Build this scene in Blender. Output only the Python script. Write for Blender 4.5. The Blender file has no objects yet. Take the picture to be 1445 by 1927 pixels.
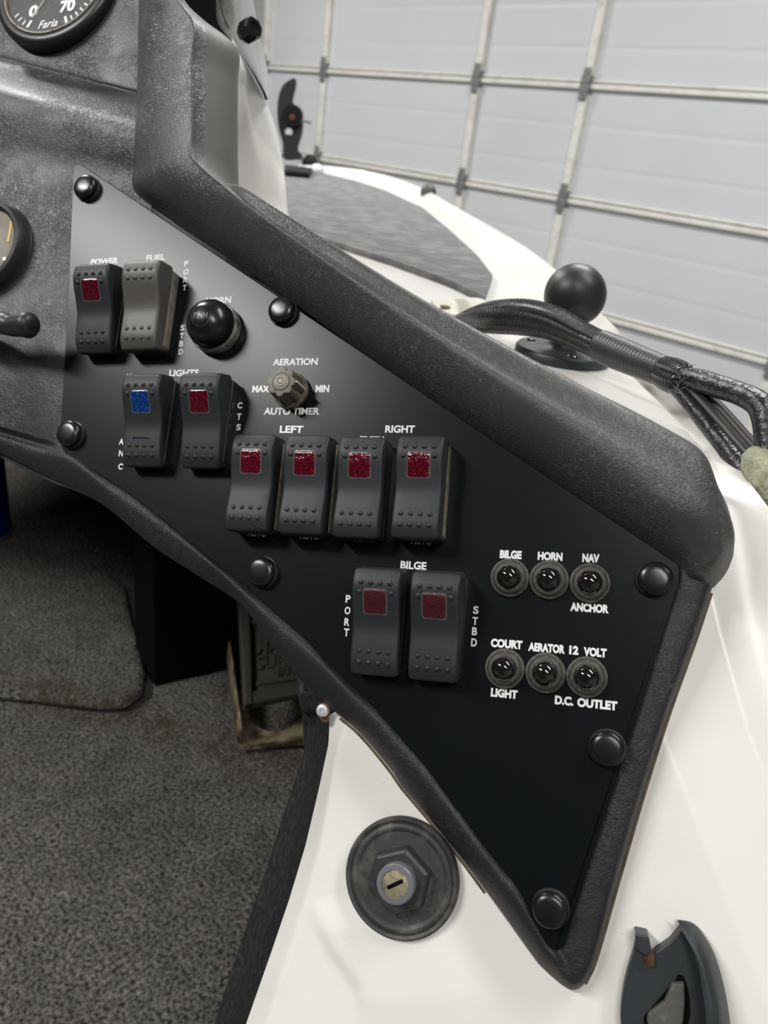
import bpy, bmesh, math, random
import numpy as np
from mathutils import Vector, Matrix
random.seed(7)
SC = bpy.context.scene
COL = SC.collection
PI = math.pi

# ------------------------------------------------------------------ camera frame
FPX, CX, CY = 1460.0, 722.5, 963.5
CAM = np.array([0.0, 0.0, 1.75])
def unit(v):
    v = np.array(v, float); return v / np.linalg.norm(v)
def ray(x, y): return np.array([x - CX, y - CY, FPX])
_D = unit(ray(320, 4000))                         # gravity, from the vertical door stiles
_H = ray(-911, 12); _H = unit(_H - _D * _H.dot(_D))  # along the door
_Z = -_D; _X = -_H; _Y = np.cross(_Z, _X)
R = np.array([_X, _Y, _Z])                        # lens axes -> world axes

cam_data = bpy.data.cameras.new('camera')
cam = bpy.data.objects.new('camera', cam_data); COL.objects.link(cam)
cam_data.sensor_fit = 'VERTICAL'; cam_data.sensor_height = 36.0; cam_data.sensor_width = 27.0
cam_data.lens = FPX / 1927.0 * 36.0
cam_data.clip_start = 0.01; cam_data.clip_end = 60
m3 = np.column_stack([R @ np.array([1, 0, 0]), R @ np.array([0, -1, 0]), R @ np.array([0, 0, -1])])
M = Matrix.Identity(4)
for i in range(3):
    for j in range(3): M[i][j] = m3[i][j]
    M[i][3] = CAM[i]
cam.matrix_world = M
cam_data.dof.use_dof = True; cam_data.dof.focus_distance = 0.335; cam_data.dof.aperture_fstop = 15.0
SC.camera = cam

# ------------------------------------------------------------------ light
world = bpy.data.worlds.new('world'); SC.world = world; world.use_nodes = True
bg = world.node_tree.nodes['Background']
bg.inputs[0].default_value = (0.75, 0.77, 0.8, 1); bg.inputs[1].default_value = 0.06
SC.view_settings.view_transform = 'Standard'; SC.view_settings.look = 'None'
SC.view_settings.gamma = 1; SC.view_settings.exposure = 0.20
SC.view_settings.use_curve_mapping = False
SC.cycles.max_bounces = 6; SC.cycles.diffuse_bounces = 4; SC.cycles.glossy_bounces = 4
SC.cycles.caustics_reflective = False; SC.cycles.caustics_refractive = False
SC.cycles.sample_clamp_indirect = 6
CEIL = 3.55
LAMPS = [((-1.35, -1.75), 0.35, 72), ((1.1, -1.0), 0.35, 27), ((-2.8, 0.2), 0.35, 56),
         ((-1.2, 2.0), 0.35, 52), ((-4.3, 1.9), 0.35, 58), ((0.5, 0.8), 0.35, 20)]

# ------------------------------------------------------------------ places
NV = -unit(ray(1130, 1250)); HN = 0.32            # switch plate: normal and distance from the lens
def V3(a): return Vector((float(a[0]), float(a[1]), float(a[2])))
def W(c): return V3(R @ np.array(c) + CAM)
def P(x, y, n=0.0):                               # point n mm in front of the switch plate
    r = ray(x, y); return W(r * ((HN - n / 1000.0) / (-r.dot(NV))))
def G(x, y, z):                                   # point on a level surface (z relative to the lens)
    w = R @ ray(x, y); return V3(w * (z / w[2]) + CAM)
def Cd(x, y, d): return W(ray(x, y) * (d / FPX))  # point at depth d
_c = lambda x, y: ray(x, y) * (HN / (-ray(x, y).dot(NV)))
U3 = unit(_c(793, 1025) - _c(483, 1010)); VV3 = np.cross(NV, U3); O3 = _c(722, 963)
PM = Matrix.Identity(4)
for k, a in enumerate((R @ U3, R @ VV3, R @ NV, R @ O3 + CAM)):
    for i in range(3): PM[i][k] = a[i]
PMI = PM.inverted()
def uv(x, y, n=0.0):                              # plate coordinates in mm
    return (PMI @ P(x, y, n)) * 1000.0
def ndeck(x, y, z):
    return (PMI @ G(x, y, z)).z * 1000.0
ZD = -0.115                                       # deck level
ZF = -0.70                                        # cockpit floor level

# ------------------------------------------------------------------ materials
def mat(name, col, rough=0.5, metal=0.0, spec=0.5, bump=None, coat=0.0, mix=None, rmix=None, trans=0.0, sheen=0.0):
    """bump/mix: functions (nt) -> socket"""
    m = bpy.data.materials.new(name); m.use_nodes = True
    nt = m.node_tree; b = nt.nodes['Principled BSDF']
    b.inputs['Base Color'].default_value = (*col, 1); b.inputs['Roughness'].default_value = rough
    b.inputs['Metallic'].default_value = metal; b.inputs['Specular IOR Level'].default_value = spec
    b.inputs['Coat Weight'].default_value = coat; b.inputs['Coat Roughness'].default_value = 0.08
    b.inputs['Transmission Weight'].default_value = trans
    b.inputs['Sheen Weight'].default_value = sheen
    if mix:
        fac, col2 = mix(nt)
        x = nt.nodes.new('ShaderNodeMixRGB'); x.inputs[1].default_value = (*col, 1); x.inputs[2].default_value = (*col2, 1)
        nt.links.new(fac, x.inputs[0]); nt.links.new(x.outputs[0], b.inputs['Base Color'])
    if rmix:
        nt.links.new(rmix(nt), b.inputs['Roughness'])
    if bump:
        h, st, dist = bump(nt)
        k = nt.nodes.new('ShaderNodeBump'); k.inputs['Strength'].default_value = st; k.inputs['Distance'].default_value = dist
        nt.links.new(h, k.inputs['Height']); nt.links.new(k.outputs[0], b.inputs['Normal'])
    return m
def coord(nt, kind='Object'):
    return nt.nodes.new('ShaderNodeTexCoord').outputs[kind]
def noise(nt, scale, detail=4, rough=0.55, vec=None, dist=0.0):
    n = nt.nodes.new('ShaderNodeTexNoise'); n.inputs['Scale'].default_value = scale
    n.inputs['Detail'].default_value = detail; n.inputs['Roughness'].default_value = rough
    n.inputs['Distortion'].default_value = dist
    nt.links.new(vec if vec else coord(nt), n.inputs['Vector']); return n.outputs[0]
def ramp(nt, sock, a, b, va=0.0, vb=1.0):
    r = nt.nodes.new('ShaderNodeMapRange'); r.inputs[1].default_value = a; r.inputs[2].default_value = b
    r.inputs[3].default_value = va; r.inputs[4].default_value = vb
    nt.links.new(sock, r.inputs[0]); return r.outputs[0]
def math_(nt, op, a, b=None):
    n = nt.nodes.new('ShaderNodeMath'); n.operation = op
    for i, v in enumerate((a, b)):
        if v is None: continue
        if isinstance(v, (int, float)): n.inputs[i].default_value = v
        else: nt.links.new(v, n.inputs[i])
    return n.outputs[0]
def warped(nt, amt, scale):
    c = coord(nt); n = nt.nodes.new('ShaderNodeTexNoise'); n.inputs['Scale'].default_value = scale
    nt.links.new(c, n.inputs['Vector'])
    s = nt.nodes.new('ShaderNodeVectorMath'); s.operation = 'SCALE'; s.inputs['Scale'].default_value = amt
    nt.links.new(n.outputs['Color'], s.inputs[0])
    a = nt.nodes.new('ShaderNodeVectorMath'); nt.links.new(c, a.inputs[0]); nt.links.new(s.outputs[0], a.inputs[1])
    return a.outputs[0]
def cracks(nt, scale, vec):
    v = nt.nodes.new('ShaderNodeTexVoronoi'); v.feature = 'DISTANCE_TO_EDGE'; v.inputs['Scale'].default_value = scale
    nt.links.new(vec, v.inputs['Vector']); return v.outputs[0]
def leather_bump(nt):
    v = warped(nt, 0.010, 130)
    a = ramp(nt, cracks(nt, 300, v), 0.0, 0.10)
    b = ramp(nt, cracks(nt, 680, v), 0.0, 0.14)
    g = ramp(nt, noise(nt, 30, 3), 0.35, 0.65, 0.15, 1.0)     # grain fades in and out along the hide
    c = noise(nt, 420, 5, 0.65)
    h = math_(nt, 'ADD', math_(nt, 'MULTIPLY', a, 0.42), math_(nt, 'MULTIPLY', b, 0.32))
    h = math_(nt, 'MULTIPLY', h, g)
    return math_(nt, 'ADD', h, math_(nt, 'MULTIPLY', c, 0.5)), 0.7, 0.00034
def leather_wear(c2, lo=0.45, hi=0.75, amt=0.75):
    def f(nt):
        v = warped(nt, 0.02, 60)
        a = ramp(nt, cracks(nt, 400, v), 0.0, 0.07, 1.0, 0.0)
        n = math_(nt, 'MULTIPLY', ramp(nt, noise(nt, 22, 4), lo, hi), ramp(nt, noise(nt, 300, 3), 0.4, 0.6))
        return math_(nt, 'MULTIPLY', math_(nt, 'MULTIPLY', a, n), amt), c2
    return f
def speck(scale, lo, hi, c2, amt=1.0, detail=3):
    def f(nt): return math_(nt, 'MULTIPLY', ramp(nt, noise(nt, scale, detail), lo, hi), amt), c2
    return f
def nbump(scale, st, d, detail=4):
    return lambda nt: (noise(nt, scale, detail), st, d)
def two_noise(s1, s2):
    def f(nt): return math_(nt, 'MULTIPLY', noise(nt, s1, 3), noise(nt, s2, 4))
    return f

MT = {}
MT['vinyl'] = mat('black_vinyl', (0.034, 0.035, 0.037), 0.42, spec=0.55, bump=leather_bump, mix=leather_wear((0.30, 0.295, 0.27)),
                  rmix=lambda nt: ramp(nt, noise(nt, 45, 4), 0.3, 0.7, 0.36, 0.52))
MT['vinyl_pad'] = mat('worn_black_pad_vinyl', (0.056, 0.058, 0.058), 0.42, spec=0.55, bump=leather_bump, mix=leather_wear((0.34, 0.33, 0.30), 0.45, 0.75, 0.5),
                      rmix=lambda nt: ramp(nt, noise(nt, 45, 4), 0.3, 0.7, 0.36, 0.50))
MT['vinyl_smooth'] = mat('grey_vinyl_side', (0.085, 0.085, 0.081), 0.55, bump=nbump(900, 0.15, 0.0003), mix=speck(30, 0.5, 0.8, (0.1, 0.095, 0.085), 0.5))
MT['trim'] = mat('worn_black_trim', (0.018, 0.018, 0.020), 0.5, spec=0.4, bump=leather_bump, mix=leather_wear((0.16, 0.15, 0.12), 0.45, 0.75, 0.5))
MT['edge'] = mat('aged_yellow_edge', (0.13, 0.10, 0.055), 0.7, mix=speck(120, 0.4, 0.7, (0.06, 0.05, 0.035)))
MT['plate'] = mat('satin_black_plate', (0.0052, 0.0066, 0.0076), 0.27, spec=0.22, bump=nbump(1500, 0.03, 0.0002), mix=speck(900, 0.74, 0.8, (0.12, 0.12, 0.12), 0.5))
MT['letter'] = mat('white_print', (0.85, 0.86, 0.86), 0.5)
MT['rocker'] = mat('black_rocker_plastic', (0.022, 0.024, 0.026), 0.50, spec=0.4, bump=nbump(2500, 0.06, 0.0002))
MT['rocker_worn'] = mat('brown_faded_rocker_plastic', (0.075, 0.070, 0.064), 0.45, bump=nbump(2500, 0.08, 0.0002), mix=speck(220, 0.5, 0.8, (0.12, 0.115, 0.105), 0.5))
MT['bezel'] = mat('black_bezel_plastic', (0.015, 0.016, 0.017), 0.35)
MT['bezel_tan'] = mat('dusty_tan_bezel', (0.20, 0.185, 0.15), 0.6, mix=speck(200, 0.45, 0.7, (0.1, 0.09, 0.075)))
def lens_bump(nt):
    v = warped(nt, 0.002, 400)
    return cracks(nt, 1300, v), 0.5, 0.0003
MT['lens_red'] = mat('red_lens', (0.060, 0.002, 0.007), 0.10, spec=0.6, bump=lens_bump, coat=0.8, mix=speck(1100, 0.5, 0.7, (0.20, 0.008, 0.028)))
MT['lens_dull'] = mat('dull_red_lens', (0.050, 0.006, 0.010), 0.36, bump=lens_bump, mix=speck(700, 0.5, 0.7, (0.085, 0.012, 0.018)))
MT['lens_blue'] = mat('blue_lens', (0.004, 0.025, 0.13), 0.10, spec=0.6, bump=lens_bump, coat=0.8, mix=speck(1100, 0.5, 0.65, (0.012, 0.09, 0.40)))
MT['lens_off'] = mat('dark_violet_lens', (0.012, 0.008, 0.05), 0.2)
MT['lens_rim'] = mat('lens_rim', (0.10, 0.10, 0.10), 0.3)
MT['gloss'] = mat('gloss_black_plastic', (0.010, 0.010, 0.011), 0.26, spec=0.5)
MT['dome'] = mat('gloss_dark_dome', (0.010, 0.009, 0.008), 0.06, spec=0.6, coat=0.6)
MT['boot'] = mat('dusty_rubber_boot', (0.055, 0.053, 0.046), 0.55, mix=speck(500, 0.45, 0.7, (0.13, 0.12, 0.10), 0.7))
MT['rubber'] = mat('black_rubber', (0.022, 0.022, 0.022), 0.42, bump=nbump(600, 0.08, 0.0003))
MT['rubber_dusty'] = mat('dusty_black_rubber', (0.040, 0.041, 0.040), 0.55, bump=nbump(500, 0.25, 0.0004), mix=speck(140, 0.5, 0.75, (0.14, 0.13, 0.115), 0.7))
MT['knob'] = mat('olive_brown_knob', (0.095, 0.082, 0.052), 0.45, mix=speck(300, 0.45, 0.7, (0.17, 0.15, 0.11), 0.8))
MT['knob_insert'] = mat('pale_knob_insert', (0.28, 0.24, 0.2), 0.4)
MT['knob_dark'] = mat('dark_knob_groove', (0.03, 0.027, 0.02), 0.4)
MT['collar'] = mat('dull_metal_collar', (0.42, 0.41, 0.39), 0.42, metal=0.5, mix=speck(150, 0.5, 0.7, (0.12, 0.11, 0.1)))
MT['steel'] = mat('scratched_steel', (0.62, 0.63, 0.64), 0.4, metal=0.35)
MT['rust'] = mat('rusty_metal', (0.11, 0.045, 0.025), 0.8, bump=nbump(600, 0.5, 0.001), mix=speck(300, 0.45, 0.65, (0.03, 0.016, 0.012)))
def gel_mix(nt):
    a = ramp(nt, noise(nt, 9, 5), 0.5, 0.85, 0, 0.35)
    b = ramp(nt, noise(nt, 240, 3), 0.73, 0.80, 0, 0.5)
    return math_(nt, 'ADD', a, b), (0.52, 0.47, 0.40)
MT['gelcoat'] = mat('white_gelcoat', (0.88, 0.86, 0.81), 0.24, spec=0.5, mix=gel_mix)
MT['gel_lit'] = mat('lit_white_gelcoat', (0.88, 0.87, 0.84), 0.2, spec=0.5, mix=speck(7, 0.55, 0.9, (0.78, 0.76, 0.71), 0.4))  # same white gelcoat, lightened in colour for bounced light on the fairing
MT['gel_dimmed'] = mat('dimmed_white_gelcoat', (0.70, 0.69, 0.655), 0.22, spec=0.5, mix=speck(7, 0.5, 0.85, (0.62, 0.59, 0.53), 0.5))  # same white gelcoat, darkened in colour where the deck is lit strongly
def fibre(nt):
    return math_(nt, 'ADD', noise(nt, 620, 6, 0.85), math_(nt, 'MULTIPLY', noise(nt, 170, 4), 0.35)), 0.7, 0.003
def pile(nt):
    a = ramp(nt, noise(nt, 250, 5, 0.75), 0.40, 0.62); b = ramp(nt, noise(nt, 45, 4), 0.3, 0.7, 0.55, 1.0)
    return math_(nt, 'MULTIPLY', a, b), (0.36, 0.345, 0.315)
def soil(m, spots):
    """brown soil trodden into the pile around a few places (world points)"""
    nt = m.node_tree; b = nt.nodes['Principled BSDF']; src = b.inputs['Base Color'].links[0].from_socket
    pos = nt.nodes.new('ShaderNodeNewGeometry').outputs['Position']; acc = None
    for p, r in spots:
        d = nt.nodes.new('ShaderNodeVectorMath'); d.operation = 'DISTANCE'; nt.links.new(pos, d.inputs[0]); d.inputs[1].default_value = p
        e = ramp(nt, d.outputs['Value'], r * 0.3, r, 1.0, 0.0); acc = e if acc is None else math_(nt, 'MAXIMUM', acc, e)
    f = math_(nt, 'MULTIPLY', acc, ramp(nt, noise(nt, 60, 4), 0.35, 0.6))
    x = nt.nodes.new('ShaderNodeMixRGB'); x.inputs[2].default_value = (0.06, 0.042, 0.018, 1)
    nt.links.new(math_(nt, 'MULTIPLY', f, 0.75), x.inputs[0]); nt.links.new(src, x.inputs[1]); nt.links.new(x.outputs[0], b.inputs['Base Color'])
MT['carpet'] = mat('charcoal_carpet', (0.022, 0.021, 0.020), 0.95, spec=0.1, bump=fibre, mix=pile)
MT['carpet_stain'] = mat('brown_soil_mark', (0.085, 0.062, 0.032), 0.95, spec=0.1, bump=fibre, mix=speck(150, 0.45, 0.6, (0.05, 0.047, 0.042)))
MT['lining'] = mat('black_carpet_lining', (0.030, 0.030, 0.031), 0.95, spec=0.1, bump=fibre, mix=speck(260, 0.45, 0.7, (0.07, 0.07, 0.072), 0.8))
def deckfib(nt): return noise(nt, 70, 5, 0.7), 0.5, 0.004
MT['deck_carpet'] = mat('grey_deck_carpet', (0.135, 0.136, 0.137), 0.95, spec=0.15, bump=deckfib, mix=speck(45, 0.42, 0.65, (0.215, 0.217, 0.219), 0.9, 6))
MT['door'] = mat('garage_door_white', (0.58, 0.595, 0.612), 0.42, mix=speck(1.2, 0.4, 0.7, (0.545, 0.56, 0.58)))
MT['rail'] = mat('galvanised_pale_rail', (0.70, 0.695, 0.64), 0.45, mix=speck(18, 0.45, 0.7, (0.58, 0.57, 0.52)))
MT['hinge'] = mat('grey_steel_hinge', (0.22, 0.225, 0.225), 0.45, metal=0.4)
MT['wall'] = mat('shop_wall', (0.55, 0.55, 0.54), 0.8)
MT['wall_dark'] = mat('dark_shop_wall', (0.03, 0.03, 0.033), 0.8)
MT['ceiling'] = mat('shop_ceiling', (0.14, 0.14, 0.145), 0.8)
MT['floor'] = mat('grey_concrete', (0.25, 0.25, 0.24), 0.7, mix=speck(3, 0.4, 0.7, (0.18, 0.18, 0.175)))
MT['windscreen'] = mat('smoke_grey_acrylic', (0.36, 0.365, 0.37), 0.14, spec=0.6, coat=0.4)
MT['stamp'] = mat('frosted_stamp', (0.52, 0.52, 0.51), 0.7, bump=lambda nt: (cracks(nt, 420, warped(nt, 0.004, 200)), 1.0, 0.002))
MT['dial'] = mat('dark_dial', (0.035, 0.035, 0.036), 0.5, mix=speck(250, 0.62, 0.72, (0.2, 0.2, 0.19), 0.7))
MT['dial_beige'] = mat('beige_dial', (0.30, 0.265, 0.205), 0.6, mix=speck(80, 0.4, 0.7, (0.2, 0.18, 0.15)))
MT['dial_yellow'] = mat('yellow_dial_mark', (0.75, 0.50, 0.12), 0.5)
MT['chrome'] = mat('aged_chrome_ring', (0.42, 0.40, 0.36), 0.25, metal=0.8, mix=speck(160, 0.5, 0.7, (0.25, 0.16, 0.09)))
MT['nickel'] = mat('dark_nickel', (0.10, 0.105, 0.11), 0.18, metal=0.7)
MT['brass_face'] = mat('tarnished_key_face', (0.33, 0.30, 0.20), 0.5, metal=0.3, bump=nbump(700, 0.4, 0.0006), mix=speck(330, 0.45, 0.7, (0.17, 0.15, 0.09)))
MT['barrel'] = mat('grey_lock_barrel', (0.15, 0.155, 0.17), 0.4)
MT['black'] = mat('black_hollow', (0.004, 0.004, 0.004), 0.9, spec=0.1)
MT['pedal'] = mat('dark_cast_pedal', (0.060, 0.055, 0.048), 0.55, metal=0.2, bump=nbump(200, 0.3, 0.001))
MT['pedal_base'] = mat('oxidised_tan_aluminium', (0.36, 0.30, 0.19), 0.5, metal=0.3, mix=speck(45, 0.45, 0.65, (0.10, 0.075, 0.04)))
MT['can_blue'] = mat('dark_blue_can', (0.006, 0.010, 0.16), 0.35, mix=speck(40, 0.45, 0.6, (0.004, 0.006, 0.09)))
MT['can_rim'] = mat('can_rim_metal', (0.35, 0.35, 0.42), 0.35, metal=0.8)
def braid_bump(nt):
    u = coord(nt, 'UV'); s = nt.nodes.new('ShaderNodeSeparateXYZ'); nt.links.new(u, s.inputs[0])
    a, b = s.outputs[0], s.outputs[1]
    # herringbone: zig-zag across v, strands along u
    z = math_(nt, 'PINGPONG', math_(nt, 'MULTIPLY', b, 18.0), 1.0)
    t = math_(nt, 'SINE', math_(nt, 'ADD', math_(nt, 'MULTIPLY', a, 3600.0), math_(nt, 'MULTIPLY', z, 6.0)))
    e = math_(nt, 'POWER', math_(nt, 'SUBTRACT', 1.0, math_(nt, 'ABSOLUTE', math_(nt, 'SUBTRACT', z, 0.5))), 2.0)
    return math_(nt, 'ADD', t, e), 1.0, 0.0007
MT['braid'] = mat('braided_black_sleeve', (0.014, 0.014, 0.015), 0.28, spec=0.6, bump=braid_bump)
def rib_bump(nt):
    u = coord(nt, 'UV'); s = nt.nodes.new('ShaderNodeSeparateXYZ'); nt.links.new(u, s.inputs[0])
    t = math_(nt, 'SINE', math_(nt, 'MULTIPLY', s.outputs[0], 2600.0))
    return math_(nt, 'ADD', t, noise(nt, 300, 3)), 0.2, 0.0004
MT['shrink'] = mat('black_heat_shrink', (0.030, 0.030, 0.030), 0.42, bump=rib_bump)
MT['wire'] = mat('grey_black_wire', (0.045, 0.043, 0.040), 0.42)
def tape_bump(nt):
    u = coord(nt, 'UV'); s = nt.nodes.new('ShaderNodeSeparateXYZ'); nt.links.new(u, s.inputs[0])
    t = math_(nt, 'FRACT', math_(nt, 'ADD', math_(nt, 'MULTIPLY', s.outputs[0], 55.0), s.outputs[1]))
    return math_(nt, 'ADD', t, noise(nt, 260, 4)), 0.8, 0.0012
MT['tape'] = mat('black_tape', (0.016, 0.016, 0.017), 0.28, spec=0.6, bump=tape_bump)
MT['mask_tape'] = mat('pale_green_tape', (0.32, 0.325, 0.22), 0.6, bump=nbump(160, 0.9, 0.004), mix=speck(160, 0.4, 0.7, (0.2, 0.21, 0.14)))
MT['strap'] = mat('aged_white_plastic', (0.62, 0.60, 0.52), 0.4)
MT['grommet'] = mat('brown_hole', (0.18, 0.11, 0.06), 0.7)
MT['plastic_dark'] = mat('blue_black_plastic', (0.028, 0.033, 0.037), 0.45, bump=nbump(800, 0.1, 0.0003))
MT['plastic_olive'] = mat('grey_olive_lever', (0.085, 0.083, 0.072), 0.55, bump=nbump(400, 0.3, 0.0006), mix=speck(170, 0.55, 0.75, (0.17, 0.165, 0.15)))
MT['nut'] = mat('dark_nut_plastic', (0.030, 0.031, 0.033), 0.45, bump=nbump(700, 0.2, 0.0004), mix=speck(200, 0.5, 0.75, (0.08, 0.075, 0.065), 0.6))
MT['matt_black'] = mat('matt_black_casting', (0.008, 0.008, 0.008), 0.7, spec=0.2)
MT['orange'] = mat('orange_mark', (0.12, 0.05, 0.02), 0.5)
MT['hull_dark'] = mat('dark_rub_rail', (0.05, 0.022, 0.02), 0.5)
def emis(name, col, st):
    m = bpy.data.materials.new(name); m.use_nodes = True; b = m.node_tree.nodes['Principled BSDF']
    b.inputs['Emission Color'].default_value = (*col, 1); b.inputs['Emission Strength'].default_value = st; return m

# ------------------------------------------------------------------ object helpers
def tag(o, label=None, cat=None, group=None, kind=None):
    if label: o['label'] = label
    if cat: o['category'] = cat
    if group: o['group'] = group
    if kind: o['kind'] = kind
    return o
def empty(name, mw, label=None, cat=None, group=None, kind=None):
    o = bpy.data.objects.new(name, None); COL.objects.link(o); o.empty_display_size = 0.01
    if isinstance(mw, Vector): mw = Matrix.Translation(mw)
    o.matrix_world = mw; o['_mw'] = [c for r in mw for c in r]
    return tag(o, label, cat, group, kind)
def getmw(o):
    if '_mw' in o:
        f = list(o['_mw']); return Matrix([f[i * 4:i * 4 + 4] for i in range(4)])
    return getmw(o.parent) if o.parent else Matrix.Identity(4)
def mesh(name, vs, fs, m, parent=None, base=None, local=False, smooth=True, uvs=None, angle=40):
    """vs in world metres unless local. base: origin of a thing that is one mesh."""
    me = bpy.data.meshes.new(name); me.from_pydata([tuple(v) for v in vs], [], fs)
    bm = bmesh.new(); bm.from_mesh(me)
    if uvs:
        lay = bm.loops.layers.uv.new('UVMap')
        for f in bm.faces:
            for l in f.loops: l[lay].uv = uvs[l.vert.index]
    bm.to_mesh(me); bm.free()
    return link(name, me, m, parent, base, local, smooth, angle)
def link(name, me, m, parent=None, base=None, local=False, smooth=True, angle=40):
    if smooth:
        for p in me.polygons: p.use_smooth = True
        if angle: me.set_sharp_from_angle(angle=math.radians(angle))
    o = bpy.data.objects.new(name, me); COL.objects.link(o)
    if parent:
        if not local: me.transform(getmw(parent).inverted())
        o.parent = parent
    elif base is not None:
        mw = base if isinstance(base, Matrix) else Matrix.Translation(base)
        if not local: me.transform(mw.inverted())
        o.matrix_world = mw; o['_mw'] = [c for r in mw for c in r]
    me.update()
    if isinstance(m, (list, tuple)):
        for q in m: me.materials.append(q)
    else: me.materials.append(m)
    return o
def merge(parts):
    vs, fs = [], []
    for v, f in parts:
        k = len(vs); vs += list(v); fs += [[i + k for i in q] for q in f]
    return vs, fs
def cr(pts, t):
    """Catmull-Rom through a list of arrays, t in [0, n-1]"""
    n = len(pts); i = min(int(t), n - 2); f = t - i
    p1, p2 = pts[i], pts[i + 1]
    p0 = pts[i - 1] if i > 0 else 2 * p1 - p2
    p3 = pts[i + 2] if i + 2 < n else 2 * p2 - p1
    return 0.5 * ((2 * p1) + (-p0 + p2) * f + (2 * p0 - 5 * p1 + 4 * p2 - p3) * f * f + (-p0 + 3 * p1 - 3 * p2 + p3) * f ** 3)
def spline(pts, k):
    a = [np.array(p, float) for p in pts]
    return [cr(a, i / k) for i in range((len(a) - 1) * k + 1)]
def loft(rows, ku=6, kv=5):
    """rows: stations, each a list of points (same length)."""
    rr = [spline(r, kv) for r in rows]
    n = len(rr[0])
    cols = [spline([r[j] for r in rr], ku) for j in range(n)]
    N = len(cols[0]); vs = [V3(cols[j][i]) for i in range(N) for j in range(n)]
    fs = [[i * n + j, i * n + j + 1, (i + 1) * n + j + 1, (i + 1) * n + j] for i in range(N - 1) for j in range(n - 1)]
    return vs, fs
def lathe(prof, seg=48, cap=True):
    """prof: (r, z) list in mm, local coordinates"""
    vs, fs = [], []
    for r, z in prof:
        for k in range(seg):
            a = 2 * PI * k / seg; vs.append((r * math.cos(a) / 1000, r * math.sin(a) / 1000, z / 1000))
    for i in range(len(prof) - 1):
        for k in range(seg):
            b = (k + 1) % seg
            fs.append([i * seg + k, i * seg + b, (i + 1) * seg + b, (i + 1) * seg + k])
    if cap:
        fs.append([k for k in range(seg)][::-1]); fs.append([(len(prof) - 1) * seg + k for k in range(seg)])
    return vs, fs
def rbox(x0, x1, y0, y1, z0, z1, r=0.5, seg=3, rz=None):
    """rounded-corner box in mm (plan corners rounded by r, top edge bevelled by rz)"""
    rz = r * 0.5 if rz is None else rz
    def ring(inset, z):
        out = []; rr = max(r - inset, 0.01)
        for cx, cy, a0 in ((x1 - r, y1 - r, 0), (x0 + r, y1 - r, 90), (x0 + r, y0 + r, 180), (x1 - r, y0 + r, 270)):
            for k in range(seg + 1):
                a = math.radians(a0 + 90 * k / seg); out.append((cx + rr * math.cos(a), cy + rr * math.sin(a), z))
        return out
    rings = [ring(0, z0)] + [ring(rz * (1 - math.cos(q)), z1 - rz + rz * math.sin(q)) for q in (0, PI / 6, PI / 3, PI / 2)]
    n = len(rings[0]); vs = [(a / 1000, b / 1000, c / 1000) for q in rings for a, b, c in q]
    fs = [[i * n + k, i * n + (k + 1) % n, (i + 1) * n + (k + 1) % n, (i + 1) * n + k] for i in range(len(rings) - 1) for k in range(n)]
    fs.append(list(range(n))[::-1]); fs.append([(len(rings) - 1) * n + k for k in range(n)])
    return vs, fs
def wbox(x0, x1, y0, y1, z0, z1):
    vs = [(x, y, z) for z in (z0, z1) for y in (y0, y1) for x in (x0, x1)]
    return [Vector(v) for v in vs], [[0, 2, 3, 1], [4, 5, 7, 6], [0, 1, 5, 4], [2, 6, 7, 3], [0, 4, 6, 2], [1, 3, 7, 5]]
def prism(top, off):
    """closed slab: polygon `top` (world points) and the same shifted by `off`"""
    n = len(top); off = Vector(off)
    vs = [Vector(p) for p in top] + [Vector(p) + off for p in top]
    fs = [list(range(n)), list(range(n, 2 * n))[::-1]] + [[k, n + k, n + (k + 1) % n, (k + 1) % n] for k in range(n)]
    return vs, fs
def fix(o, bevel=None, seg=2, solid=None, sub=None, offset=-1):
    bm = bmesh.new(); bm.from_mesh(o.data); bmesh.ops.remove_doubles(bm, verts=bm.verts, dist=1e-7)
    bmesh.ops.recalc_face_normals(bm, faces=bm.faces); bm.to_mesh(o.data); bm.free()
    if solid:
        k = o.modifiers.new('shell', 'SOLIDIFY'); k.thickness = solid; k.offset = offset
    if bevel:
        k = o.modifiers.new('bevel', 'BEVEL'); k.width = bevel; k.segments = seg; k.limit_method = 'ANGLE'; k.angle_limit = math.radians(35)
    return o
def tube(pts, rad, seg=16, k=6, cap=True):
    """world tube through pts; rad: number or list in metres. returns vs, fs, uvs"""
    sp = [V3(p) for p in spline([tuple(p) for p in pts], k)]
    rl = [float(q[0]) for q in spline([(r,) for r in rad], k)] if isinstance(rad, (list, tuple)) else [rad] * len(sp)
    vs, fs, uvs = [], [], []; L = 0.0
    t0 = (sp[1] - sp[0]).normalized(); a = t0.orthogonal().normalized()
    for i, p in enumerate(sp):
        t = (sp[min(i + 1, len(sp) - 1)] - sp[max(i - 1, 0)]).normalized()
        a = (a - t * a.dot(t)).normalized(); b = t.cross(a)
        if i: L += (p - sp[i - 1]).length
        for q in range(seg):
            w = 2 * PI * q / seg
            vs.append(p + (a * math.cos(w) + b * math.sin(w)) * rl[i]); uvs.append((L, q / seg if q <= seg / 2 else 1 - q / seg))
    for i in range(len(sp) - 1):
        for q in range(seg):
            n = (q + 1) % seg; fs.append([i * seg + q, i * seg + n, (i + 1) * seg + n, (i + 1) * seg + q])
    if cap: fs.append(list(range(seg))[::-1]); fs.append([(len(sp) - 1) * seg + q for q in range(seg)])
    return vs, fs, uvs
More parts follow.
